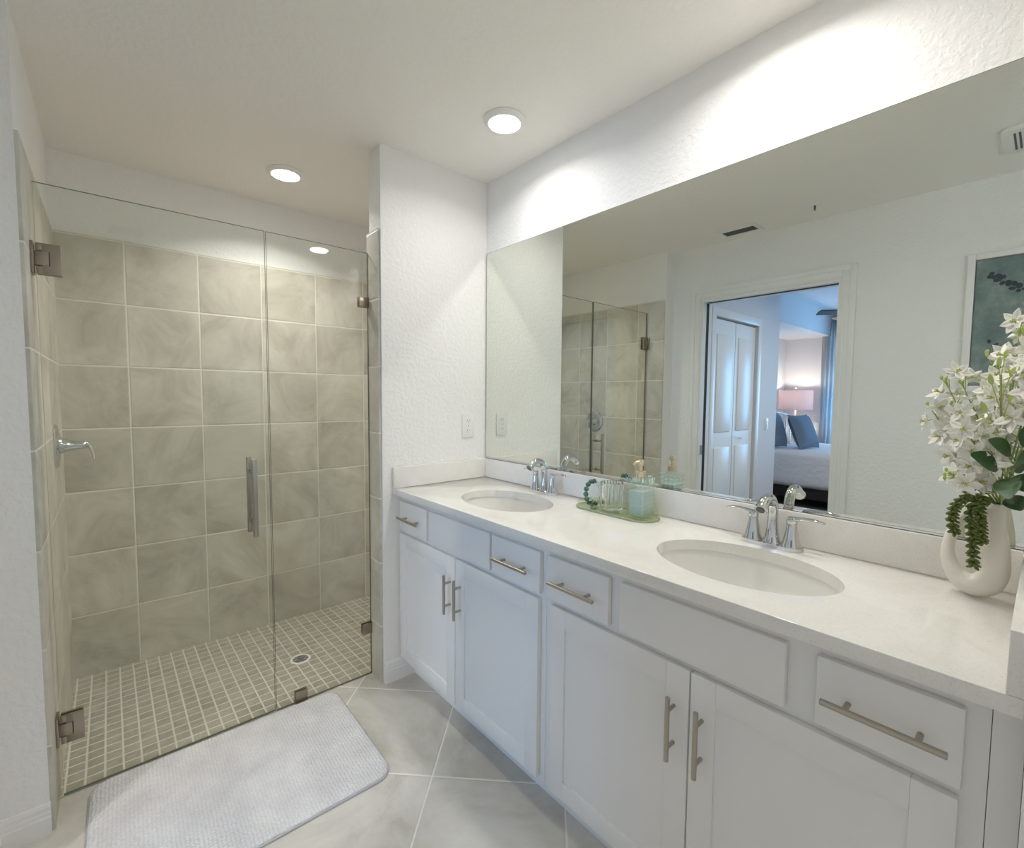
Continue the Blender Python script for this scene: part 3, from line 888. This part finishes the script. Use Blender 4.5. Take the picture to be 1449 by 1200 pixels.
rm = body.modifiers.new('remesh', 'REMESH'); rm.mode = 'VOXEL'; rm.voxel_size = 0.0028; rm.use_smooth_shade = True
sm = body.modifiers.new('smooth', 'SMOOTH'); sm.factor = 0.5; sm.iterations = 6
bpy.context.view_layer.update()
dg = bpy.context.evaluated_depsgraph_get()
me = bpy.data.meshes.new_from_object(body.evaluated_get(dg), depsgraph=dg)
body.modifiers.clear(); body.data = me
for f in me.polygons: f.use_smooth = True
mn = min(v.co.z for v in me.vertices)
for v in me.vertices:
    v.co.z = max(v.co.z, 0.0015) if mn < 0.0015 else v.co.z - mn + 0.0005
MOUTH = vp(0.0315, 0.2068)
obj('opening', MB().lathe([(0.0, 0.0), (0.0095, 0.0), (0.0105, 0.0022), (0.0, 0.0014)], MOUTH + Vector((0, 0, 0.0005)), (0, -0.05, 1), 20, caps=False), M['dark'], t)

# ------------------------------------------------------------------ flowers
M['petal'] = mat('white_petal', (0.88, 0.865, 0.80), 0.6)
bs = M['petal'].node_tree.nodes['Principled BSDF']
bs.inputs['Subsurface Weight'].default_value = 0.0
M['stem'] = mat('pale_green_stem', (0.30, 0.36, 0.12), 0.6)
M['leaf'] = mat('dark_green_leaf', (0.045, 0.105, 0.035), 0.45, bump=(120, 0.001))
M['bud'] = mat('yellow_green_bud', (0.42, 0.50, 0.14), 0.5)
M['succulent'] = mat('olive_succulent', (0.115, 0.150, 0.035), 0.4, bump=(90, 0.0008))

def petal(bm, base, direction, normal, ln, wd, curl):
    d = direction.normalized(); s = d.cross(normal).normalized(); nn = s.cross(d).normalized()
    rows = []
    for k in range(6):
        q = k / 5
        ww = wd * (0.28 + 1.0 * math.sin(PI * min(1, q * 0.92 + 0.08)) ** 0.8) * (1.0 if q < 0.75 else (1.02 - q) / 0.27)
        c = base + d * (ln * q) + nn * (curl * ln * (q ** 1.7) - 0.0006)
        cup = -ww * 0.28
        rows.append([bm.verts.new(c - s * ww / 2), bm.verts.new(c + nn * cup), bm.verts.new(c + s * ww / 2)])
    for A_, B_ in zip(rows, rows[1:]):
        for i in range(2): bm.faces.new((A_[i], A_[i + 1], B_[i + 1], B_[i]))

def flower_mesh(c, facing, size, mbp, mbc):
    f = facing.normalized()
    u = f.orthogonal().normalized(); w = f.cross(u)
    n = 6
    ph = random.uniform(0, 6)
    for i in range(n):
        q = ph + 2 * PI * i / n + random.uniform(-.15, .15)
        d = (u * math.cos(q) + w * math.sin(q)) + f * random.uniform(0.05, 0.45)
        petal(mbp.bm, c, d, f, size * random.uniform(.85, 1.15), size * random.uniform(.36, .48), random.uniform(-.25, .2))
    for i in range(4):
        q = ph + 2 * PI * i / 4
        e = c + f * size * 0.35 + (u * math.cos(q) + w * math.sin(q)) * size * 0.12
        mbc.tube([c, e], 0.0010, 6)
        mbc.ball(e, 0.0017, n=6)

def leaf_blade(bm, base, direction, normal, ln, wd, bend):
    d = direction.normalized(); s = d.cross(normal).normalized(); nn = s.cross(d).normalized()
    rows = []
    K = 9
    for k in range(K):
        q = k / (K - 1)
        ww = wd * (math.sin(PI * (q * 0.94 + 0.03)) ** 0.75)
        c = base + d * (ln * q) + nn * (-bend * ln * q * q)
        rows.append([bm.verts.new(c - s * ww / 2 + nn * ww * .10), bm.verts.new(c), bm.verts.new(c + s * ww / 2 + nn * ww * .10)])
    for A_, B_ in zip(rows, rows[1:]):
        for i in range(2): bm.faces.new((A_[i], A_[i + 1], B_[i + 1], B_[i]))

def thick(o, th):
    md = o.modifiers.new('thickness', 'SOLIDIFY'); md.thickness = th; md.offset = 0

def bez(p0, p1, p2, n):
    return [p0 * (1 - s) ** 2 + p1 * (2 * s * (1 - s)) + p2 * s * s for s in [i / (n - 1) for i in range(n)]]

def W(px, py, dx=0.0):
    """photo-independent bouquet frame: s right of the mouth, z above the worktop"""
    return Vector((VX - dx, -1.862 - px, ZC + py))

STEMS = [  # control (s, z, d), tip (s, z, d), flowers, label
    ((-0.020, 0.30, 0.02), (-0.082, 0.405, 0.03), 8, 'white flower spray leaning furthest left out of the cream vase'),
    ((0.000, 0.32, 0.05), (-0.060, 0.470, 0.05), 8, 'white flower spray rising up the left side of the bouquet'),
    ((0.020, 0.35, -0.01), (0.006, 0.520, -0.02), 6, 'white flower spray at the back left, close to the mirror'),
    ((0.035, 0.36, 0.04), (0.046, 0.585, 0.03), 9, 'tallest white flower spray, upright above the vase'),
    ((0.010, 0.30, 0.07), (-0.020, 0.370, 0.09), 9, 'white flower spray in the middle of the bouquet, towards the room'),
    ((0.000, 0.27, 0.05), (-0.038, 0.262, 0.075), 6, 'low white flower spray drooping just above the trailing succulent'),
    ((0.050, 0.34, 0.06), (0.070, 0.470, 0.06), 7, 'white flower spray on the right, over the dark leaves'),
]
GF = 'white flower sprays in the vase'
for (cs, cz, cd), (ts, tz, td), nf, lab in STEMS:
    P0 = MOUTH + Vector((random.uniform(-.004, .004), random.uniform(-.004, .004), -0.004))
    path = bez(P0, W(cs, cz, cd), W(ts, tz, td), 14)
    t = thing('flower_spray', lab, 'flower', P0, GF)
    mb = MB(); mb.tube(path, [0.0017] * 10 + [0.0014, 0.0012, 0.001, 0.0008], 8)
    pos_ = []
    for k in range(nf):
        s = 0.45 + 0.55 * (k + 0.3) / nf
        i = min(12, int(s * 13)); base = path[i].lerp(path[i + 1], s * 13 - i if i < 12 else 1)
        ang = k * 2.4 + random.uniform(-.4, .4)
        off = Vector((-abs(math.cos(ang)) * 0.6 - 0.1 if random.random() < .75 else .45, math.sin(ang), random.uniform(-.35, .5))).normalized() * random.uniform(0.016, 0.032)
        c = base + off
        c.y = max(c.y, -1.925); c.x = min(c.x, -0.036)
        mb.tube([base, base.lerp(c, .5) + Vector((0, 0, .003)), c], 0.0009, 6)
        pos_.append((c, off))
    obj('stem', mb, M['stem'], t)
    for c, off in pos_:
        mp, mc = MB(), MB()
        flower_mesh(c, off.normalized() + Vector((-0.75, 0.2, 0.35)), random.uniform(0.024, 0.031), mp, mc)
        fl = obj('flower', mp, M['petal'], t); thick(fl, 0.0005)
        obj('stamens', mc, M['bud'], fl)
    mb = MB()
    for k in range(5):
        c = path[-1] + Vector((random.uniform(-.012, .006), random.uniform(-.012, .012), random.uniform(-.004, .016)))
        c.y = max(c.y, -1.94); c.x = min(c.x, -.02)
        mb.tube([path[-2], c], 0.0008, 6); mb.ball(c, .0030, .0030, .0048, 8)
    obj('buds', mb, M['bud'], t)

# leafy sprigs
for lab, ctrl, tip, leaves in (
    ('dark green leafy sprig at the right of the bouquet, under the flowers', (0.040, 0.25, 0.05), (0.060, 0.335, 0.07),
     [(0.35, (0.028, 0.245, 0.085), 0.040), (0.45, (0.056, 0.228, 0.085), 0.052), (0.55, (0.018, 0.305, 0.105), 0.062), (0.65, (0.045, 0.265, 0.11), 0.062), (0.7, (0.066, 0.270, 0.09), 0.060), (0.8, (0.060, 0.315, 0.10), 0.062), (0.9, (0.038, 0.335, 0.105), 0.055), (1, (0.070, 0.36, 0.08), 0.055)]),
    ('small bright green leafy sprig among the upper flowers', (0.030, 0.34, 0.05), (0.025, 0.475, 0.075),
     [(0.6, (0.005, 0.41, 0.08), 0.022), (0.7, (0.040, 0.43, 0.08), 0.022), (0.8, (0.012, 0.465, 0.09), 0.022), (0.85, (0.040, 0.480, 0.09), 0.020), (0.9, (0.022, 0.500, 0.09), 0.020), (1, (0.030, 0.515, 0.085), 0.018)])):
    P0 = MOUTH + Vector((-0.004, -0.003, -0.004))
    path = bez(P0, W(*ctrl), W(*tip), 12)
    t = thing('leafy_sprig', lab, 'leaves', P0, 'leafy sprigs in the vase')
    obj('stem', MB().tube(path, 0.0017, 8), M['stem'], t)
    mb = MB()
    for s, e, ln in leaves:
        b0 = path[min(11, int(s * 11))]
        d = W(*e) - b0
        d = d if d.length > .01 else Vector((0, 0, .02))
        e_ = W(*e)
        st = e_ - d.normalized() * ln * 0.5
        mb.tube([b0, st], 0.0009, 6)
        leaf_blade(mb.bm, st, d, Vector((-0.8, 0.25, 0.55)), ln, ln * (0.66 if 'dark' in lab else 0.42), random.uniform(.1, .35))
    lv = obj('leaves', mb, M['leaf'] if 'dark' in lab else M['bud'], t)

# trailing succulents
for lab, pts in (
    ('longest trailing olive succulent hanging down into the ring of the vase', [(0.024, 0.212, 0.012), (0.004, 0.222, 0.026), (-0.006, 0.190, 0.034), (-0.002, 0.150, 0.034), (0.000, 0.115, 0.034), (0.003, 0.075, 0.034)]),
    ('short trailing olive succulent reaching furthest left of the vase neck', [(0.022, 0.212, 0.012), (-0.006, 0.226, 0.028), (-0.028, 0.205, 0.036), (-0.034, 0.175, 0.036), (-0.030, 0.140, 0.034)]),
    ('trailing olive succulent hanging beside the vase neck', [(0.025, 0.212, 0.014), (0.010, 0.218, 0.030), (0.006, 0.190, 0.036), (0.010, 0.160, 0.036), (0.012, 0.130, 0.034)])):
    P = [W(*q) for q in pts]
    t = thing('trailing_succulent', lab, 'succulent', P[0], 'trailing succulents in the vase')
    fine = []
    for i in range(len(P) - 1):
        p0, p1, p2, p3 = P[max(i - 1, 0)], P[i], P[i + 1], P[min(i + 2, len(P) - 1)]
        for q in range(7):
            s = q / 7
            fine.append(0.5 * ((2 * p1) + (p2 - p0) * s + (2 * p0 - 5 * p1 + 4 * p2 - p3) * s * s + (3 * p1 - p0 - 3 * p2 + p3) * s ** 3))
    fine.append(P[-1])
    obj('stem', MB().tube(fine, 0.0013, 8), M['stem'], t)
    mb = MB()
    for k, c in enumerate(fine[3:]):
        for j in range(3):
            q = k * 1.3 + j * 2.1
            d = Vector((-0.7 - .3 * abs(math.cos(q)), math.sin(q) * 1.2, math.cos(q) * .5 - .35)).normalized()
            rot = d.to_track_quat('Z', 'Y')
            mb.ball(c + d * 0.0075, 0.0034, 0.0030, 0.0070, 8, rot)
    obj('leaves', mb, M['succulent'], t)

# ------------------------------------------------------------------ ceiling fittings seen in the mirror
t = thing('air_vent', 'white air vent with a dark slot in the ceiling, seen in the mirror', 'vent', (-1.645, -0.574, H))
mb = MB()
x0, x1, y0, y1 = -1.725, -1.566, -0.697, -0.455
mb.box(x0, x1, y0, y0 + 0.022, H - 0.007, H - 0.0004, 0.002); mb.box(x0, x1, y1 - 0.022, y1, H - 0.007, H - 0.0004, 0.002)
mb.box(x0, x0 + 0.035, y0 + 0.022, y1 - 0.022, H - 0.007, H - 0.0004, 0.002); mb.box(x1 - 0.035, x1, y0 + 0.022, y1 - 0.022, H - 0.007, H - 0.0004, 0.002)
obj('frame', mb, M['trim'], t)
obj('duct', MB().box(x0 + 0.035, x1 - 0.035, y0 + 0.022, y1 - 0.022, H - 0.002, H - 0.0004), M['dark'], t, False)
mb = MB()
for k in range(3):
    xx = x0 + 0.052 + k * 0.028
    fr = (Vector((xx, y0 + 0.022, H - 0.0045)), Vector((1, 0, 0.35)).normalized(), Vector((0, 1, 0)), Vector((-0.35, 0, 1)).normalized())
    mb.poly([(-0.006, 0), (0.006, 0), (0.006, y1 - y0 - 0.044), (-0.006, y1 - y0 - 0.044)], -0.0006, 0.0006, fr)
obj('louvre', mb, M['grey_plastic'], t)

t = thing('fire_sprinkler', 'small white fire sprinkler head on the ceiling, seen in the mirror', 'sprinkler', (-1.535, -1.034, H))
sc_ = (-1.535, -1.034, H)
obj('cover_ring', MB().lathe([(0.0, -0.0005), (0.036, -0.0005), (0.034, -0.005), (0.016, -0.008), (0.0, -0.008)], sc_, n=32, caps=False), M['trim'], t)
mb = MB().tube([Vector(sc_) + Vector((0, 0, -0.006)), Vector(sc_) + Vector((0, 0, -0.024))], 0.0055, 12)
mb.tube([Vector(sc_) + Vector((0.010, 0, -0.006)), Vector(sc_) + Vector((0.010, 0, -0.03)), Vector(sc_) + Vector((0, 0, -0.036)), Vector(sc_) + Vector((-0.010, 0, -0.03)), Vector(sc_) + Vector((-0.010, 0, -0.006))], 0.0022, 8)
obj('frame_arms', mb, M['grey_plastic'], t)
obj('deflector', MB().lathe([(0.0, -0.038), (0.015, -0.038), (0.015, -0.040), (0, -0.040)], sc_, n=20, caps=False), M['plastic'], t)

t = thing('exhaust_fan', 'white square exhaust fan cover on the ceiling, at the right of the mirror', 'exhaust fan', (-1.385, -1.89, H))
fx, fy = -1.385, -1.893
frF = (Vector((fx, fy, H)), Vector((1, 0, 0)), Vector((0, 1, 0)), Vector((0, 0, -1)))
obj('cover', MB().poly(rounded(0.130, 0.128, 0.022, 6), 0.0005, 0.016, frF, 0.005), M['plastic'], t)
mb = MB()
for k in range(13):
    yy = fy + 0.088 - k * 0.0147
    mb.box(fx - 0.092, fx + 0.092, yy - 0.0035, yy + 0.0035, H - 0.0168, H - 0.0158)
obj('grille_slots', mb, M['grey_plastic'], t, False)

# ------------------------------------------------------------------ framed picture on the door-side wall (seen in the mirror)
px0, px1, pz0, pz1 = -2.42, -1.648, 1.375, 2.055
t = thing('framed_picture', 'white framed painting of pale blossoms on a teal ground, in the mirror', 'picture', (XA + 0.012, (px0 + px1) / 2, pz0))
mb = MB(); fwid = 0.030
for y0, y1, z0, z1 in ((px0, px0 + fwid, pz0, pz1), (px1 - fwid, px1, pz0, pz1), (px0 + fwid, px1 - fwid, pz0, pz0 + fwid), (px0 + fwid, px1 - fwid, pz1 - fwid, pz1)):
    mb.box(XA + 0.0008, XA + 0.030, y0, y1, z0, z1, 0.003)
obj('frame', mb, M['trim'], t)
m = mat('teal_painting', (0.2, 0.3, 0.3), 0.6)
b = m.node_tree.nodes['Principled BSDF']
n1 = N(m, 'ShaderNodeTexNoise'); n1.inputs['Scale'].default_value = 7; n1.inputs['Detail'].default_value = 8; n1.inputs['Roughness'].default_value = .7; L(m, pos(m), n1.inputs['Vector'])
L(m, ramp(m, n1.outputs['Fac'], [(0.35, (0.13, 0.185, 0.185)), (0.5, (0.19, 0.25, 0.245)), (0.65, (0.30, 0.35, 0.335))]), b.inputs['Base Color'])
obj('canvas', MB().box(XA + 0.0008, XA + 0.018, px0 + fwid + 0.004, px1 - fwid - 0.004, pz0 + fwid + 0.004, pz1 - fwid - 0.004), m, t, False)
XP = XA + 0.0182
def daub(mb, y, z, r0, ang, asp):
    pts = [(r0 * math.cos(q) * asp, r0 * math.sin(q) * (1 if 0.4 < abs(math.sin(q)) else .8)) for q in [2 * PI * i / 9 for i in range(9)]]
    ca, sa = math.cos(ang), math.sin(ang)
    fr = (Vector((XP, y, z)), Vector((0, ca, sa)), Vector((0, -sa, ca)), Vector((1, 0, 0)))
    mb.poly(pts, -0.0004, 0.0004 + random.uniform(0, .0003), fr)
ml, mw = MB(), MB()
rnd = random.Random(3)
for cyy, cz, n, sy in ((-1.785, 1.90, 16, .05), (-1.79, 1.575, 11, .035), (-1.99, 1.88, 10, .05), (-2.1, 1.52, 14, .05)):
    for k in range(n):
        s = k / n - .5
        daub(ml, cyy - s * sy * 2.2 + rnd.uniform(-.012, .012), cz - s * sy * 2.0 + rnd.uniform(-.012, .012), rnd.uniform(.007, .014), rnd.uniform(0, 3), rnd.uniform(.5, 1.1))
for cyy, cz, n, rr in ((-1.885, 1.755, 60, .065), (-2.08, 1.70, 60, .075), (-2.0, 1.83, 40, .05)):
    for k in range(n):
        q = rnd.uniform(0, 6.28); d = rr * math.sqrt(rnd.random())
        k0 = len(mw.bm.faces); daub(mw, cyy + d * math.cos(q), cz + d * math.sin(q) * .8, rnd.uniform(.008, .016), rnd.uniform(0, 3), rnd.uniform(.6, 1.2))
        mw.bm.faces.ensure_lookup_table()
        if rnd.random() < .3:
            for f in mw.bm.faces[k0:]: f.material_index = 1
obj('painted_leaves', ml, mat('dark_paint', (0.035, 0.05, 0.06), 0.6), t, False)
q = obj('painted_blossoms', mw, mat('pale_paint', (0.36, 0.34, 0.33), 0.6), t, False)
q.data.materials.append(mat('brown_paint', (0.10, 0.09, 0.075), 0.6))


# ------------------------------------------------------------------ bedroom furniture (seen through the doorway in the mirror)
def fabric(name, col, bumpd=0.002, sc_=40):
    return mat(name, col, 0.9, bump=(sc_, bumpd, 0.8, 4))
t = thing('bed', 'bed with a pale quilted bedspread, in the bedroom seen through the doorway', 'bed', (-5.6, -0.20, 0))
mb = MB()
mb.box(-6.35, -4.93, -1.25, 0.50, 0.10, 0.30, 0.01)
for x in (-6.25, -5.05):
    for y in (-1.15, 0.42): mb.box(x - .03, x + .03, y - .03, y + .03, 0.0, 0.10)
obj('bed_base', mb, mat('dark_brown_base', (0.030, 0.022, 0.018), 0.6), t)
bm_ = MB().box(-6.38, -4.87, -1.30, 0.53, 0.235, 0.685, 0.07, 5)
bmesh.ops.subdivide_edges(bm_.bm, edges=bm_.bm.edges, cuts=3, use_grid_fill=True)
for v in bm_.bm.verts:
    if v.co.z < 0.45:
        v.co.x += 0.010 * math.sin(v.co.y * 17) * (0.685 - v.co.z) * 2
obj('bedspread', bm_, fabric('ivory_quilt', (0.80, 0.74, 0.72), 0.010, 16), t)
mb = MB()
YH = 0.565
mb.tube([(-4.93, YH, 0.0), (-4.93, YH, 0.95), (-5.0, YH, 1.02), (-5.3, YH, 1.10), (-5.65, YH, 1.13), (-6.0, YH, 1.10), (-6.3, YH, 1.02), (-6.40, YH, 0.93), (-6.40, YH, 0.0)], 0.016, 12)
mb.tube([(-4.93, YH, 0.62), (-6.40, YH, 0.62)], 0.012, 10)
for k in range(7): mb.tube([(-5.1 - k * .18, YH, 0.62), (-5.1 - k * .18, YH, 1.05)], 0.008, 8)
mb.ball((-4.93, YH, .98), .026, n=12); mb.ball((-6.40, YH, .98), .026, n=12)
obj('headboard', mb, mat('silver_metal', (0.75, 0.76, 0.76), 0.25, 1.0), t)

def cushion(name, label, c, sz, rot, col, group):
    mb = MB()
    n = 12
    for side in (1, -1):
        grid = [[None] * (n + 1) for _ in range(n + 1)]
        for i in range(n + 1):
            for j in range(n + 1):
                x, y = i / n * 2 - 1, j / n * 2 - 1
                h = max(0, (1 - x ** 4)) ** .6 * max(0, (1 - y ** 4)) ** .6
                pinch = 1 - 0.07 * (1 - abs(y)) * abs(x) ** 3 - 0
                grid[i][j] = mb.bm.verts.new((x * sz / 2 * (1 - .07 * (1 - y * y)), y * sz / 2 * (1 - .07 * (1 - x * x)), side * h * sz * .17))
        for i in range(n):
            for j in range(n):
                q = [grid[i][j], grid[i + 1][j], grid[i + 1][j + 1], grid[i][j + 1]]
                mb.bm.faces.new(q if side > 0 else list(reversed(q)))
    bmesh.ops.remove_doubles(mb.bm, verts=mb.bm.verts, dist=1e-5)
    bmesh.ops.rotate(mb.bm, verts=mb.bm.verts, cent=(0, 0, 0), matrix=rot)
    lo = min(v.co.z for v in mb.bm.verts)
    bmesh.ops.translate(mb.bm, verts=mb.bm.verts, vec=Vector((c[0], c[1], c[2] - lo)))
    o = obj(name, mb, col, None)
    return tag(o, label, 'pillow', group)
from mathutils import Euler
CUS = fabric('slate_blue_fabric', (0.17, 0.22, 0.28), 0.002, 60)
cushion('throw_pillow', 'slate blue pillow in front of the other one, facing the foot of the bed', (-5.34, 0.13, 0.686), 0.47, Euler((math.radians(68), 0, math.radians(10)), 'XYZ').to_matrix(), CUS, 'blue pillows on the bed')
cushion('throw_pillow', 'slate blue pillow half hidden behind the other one, against the headboard', (-5.14, 0.41, 0.686), 0.47, Euler((math.radians(74), 0, math.radians(4)), 'XYZ').to_matrix(), CUS, 'blue pillows on the bed')

t = thing('nightstand', 'small grey nightstand beyond the bed, under the table lamp', 'nightstand', (-6.68, 0.60, 0))
NS = mat('grey_wood', (0.22, 0.23, 0.24), 0.45, bump=(25, 0.001))
obj('cabinet_body', MB().box(-6.90, -6.46, 0.36, 0.86, 0.10, 0.60, 0.004), NS, t)
obj('table_top', MB().box(-6.92, -6.44, 0.34, 0.88, 0.60, 0.625, 0.004), NS, t)
for x in (-6.86, -6.5):
    for y in (0.40, 0.82): obj('leg', MB().box(x - .02, x + .02, y - .02, y + .02, 0, 0.10), NS, t)
d = obj('drawer', MB().box(-6.87, -6.49, 0.345, 0.362, 0.36, 0.57, 0.003), NS, t)
obj('knob', MB().lathe([(0.006, 0), (0.006, .012), (.013, .018), (.012, .026), (0, .028)], (-6.68, 0.345, 0.465), (0, -1, 0), 16), M['nickel'], d)

lc = Vector((-6.66, 0.66, 0.6255))
t = thing('table_lamp', 'lit table lamp with a pale drum shade on the nightstand', 'lamp', lc)
obj('base', MB().lathe([(0.0, 0.0), (0.075, 0.0), (0.075, 0.012), (0.03, 0.025), (0.022, 0.06), (0.05, 0.14), (0.065, 0.22), (0.05, 0.31), (0.02, 0.38), (0.012, 0.42), (0.012, 0.70), (0.0, 0.70)], lc, n=28, caps=False), mat('white_ceramic_lamp', (0.8, 0.8, 0.8), 0.2), t)
ms = bpy.data.materials.new('pink_lamp_shade'); ms.use_nodes = True
nt = ms.node_tree; bs = nt.nodes['Principled BSDF']; bs.inputs['Base Color'].default_value = (.74, .68, .69, 1); bs.inputs['Roughness'].default_value = .9
tl = N(ms, 'ShaderNodeBsdfTranslucent'); tl.inputs[0].default_value = (.70, .60, .60, 1)
mx = N(ms, 'ShaderNodeMixShader'); mx.inputs[0].default_value = .35
L(ms, bs.outputs[0], mx.inputs[1]); L(ms, tl.outputs[0], mx.inputs[2]); L(ms, mx.outputs[0], nt.nodes['Material Output'].inputs[0])
obj('lamp_shade', MB().lathe([(0.232, 0.53), (0.228, 0.53), (0.228, 0.83), (0.232, 0.83), (0.232, 0.53)], lc, n=40, caps=False), ms, t)
obj('finial', MB().lathe([(0.004, 0.69), (0.004, 0.86), (0.014, 0.87), (0.014, 0.885), (0.0, 0.893)], lc, n=14), M['chrome'], t)
bl = bpy.data.lights.new('lamp_bulb', 'POINT'); bl.energy = 14; bl.color = (1.0, 0.88, 0.80); bl.shadow_soft_size = 0.035
bo = bpy.data.objects.new('lamp_bulb', bl); COL.objects.link(bo); bo.parent = t; bo.location = (0, 0, 0.745)

# curtain
mb = MB(); rings = []
NP = 60
prof = []
for k in range(NP + 1):
    y = 0.430 - 0.62 * k / NP
    prof.append((-7.0 + 0.030 * math.sin(k * 1.15) + .006 * math.sin(k * 2.7), y))
A = [mb.bm.verts.new((x, y, 0.015)) for x, y in prof]; B = [mb.bm.verts.new((x, y, 2.54)) for x, y in prof]
for i in range(NP): mb.bm.faces.new((A[i], A[i + 1], B[i + 1], B[i]))
t = thing('curtain', 'pale pleated curtain with bluish daylight behind it, at the far end of the bedroom', 'curtain', (-7.0, 0.12, 0.015))
mc = fabric('white_curtain', (0.75, 0.75, 0.75), 0.001, 80)
bs = mc.node_tree.nodes['Principled BSDF']; tl = N(mc, 'ShaderNodeBsdfTranslucent'); tl.inputs[0].default_value = (.75, .75, .75, 1)
mx = N(mc, 'ShaderNodeMixShader'); mx.inputs[0].default_value = .7
L(mc, bs.outputs[0], mx.inputs[1]); L(mc, tl.outputs[0], mx.inputs[2]); L(mc, mx.outputs[0], mc.node_tree.nodes['Material Output'].inputs[0])
c = obj('drape', mb, mc, t); thick(c, 0.003)
obj('curtain_rod', MB().tube([(-7.0, 0.315, 2.55), (-7.0, -2.20, 2.55)], 0.012, 12), M['nickel'], t)
mb = MB()
for y in (0.30, -2.15): mb.box(-7.0995, -7.005, y - .008, y + .008, 2.54, 2.56)
obj('bracket', mb, M['nickel'], t)

# ceiling fan
fc = Vector((-5.22, -0.56, 0))
t = thing('ceiling_fan', 'dark bladed ceiling fan in the bedroom, partly seen through the doorway', 'ceiling fan', (fc.x, fc.y, 2.66))
DK = mat('dark_fan_metal', (0.03, 0.03, 0.035), 0.4)
obj('motor', MB().lathe([(0.0, 2.659), (0.065, 2.659), (0.06, 2.62), (0.012, 2.615), (0.012, 2.46), (0.08, 2.455), (0.10, 2.42), (0.10, 2.36), (0.07, 2.325), (0.0, 2.32)], fc, n=32, caps=False), DK, t)
for k in range(5):
    q = math.radians(54 + 72 * k)
    u = Vector((math.cos(q), math.sin(q), 0)); w = Vector((-u.y, u.x, -0.30)).normalized()
    fr = (fc + Vector((0, 0, 2.345)), u, w, u.cross(w))
    obj('blade', MB().poly([(0.09, -0.03), (0.20, -0.055), (0.55, -0.065), (0.57, -0.03), (0.57, 0.05), (0.20, 0.05), (0.09, 0.03)], -0.005, 0.005, fr), DK, t)

# light switch on the closet wall
t = thing('light_switch', 'white light switch on the closet wall, seen through the doorway', 'light switch', (-3.70, -0.02, 1.063))
obj('cover_plate', MB().box(-3.738, -3.662, -0.027, -0.0205, 1.003, 1.123, 0.002), M['plastic'], t)
obj('rocker', MB().box(-3.716, -3.684, -0.031, -0.0272, 1.030, 1.096, 0.002), M['plastic'], t)
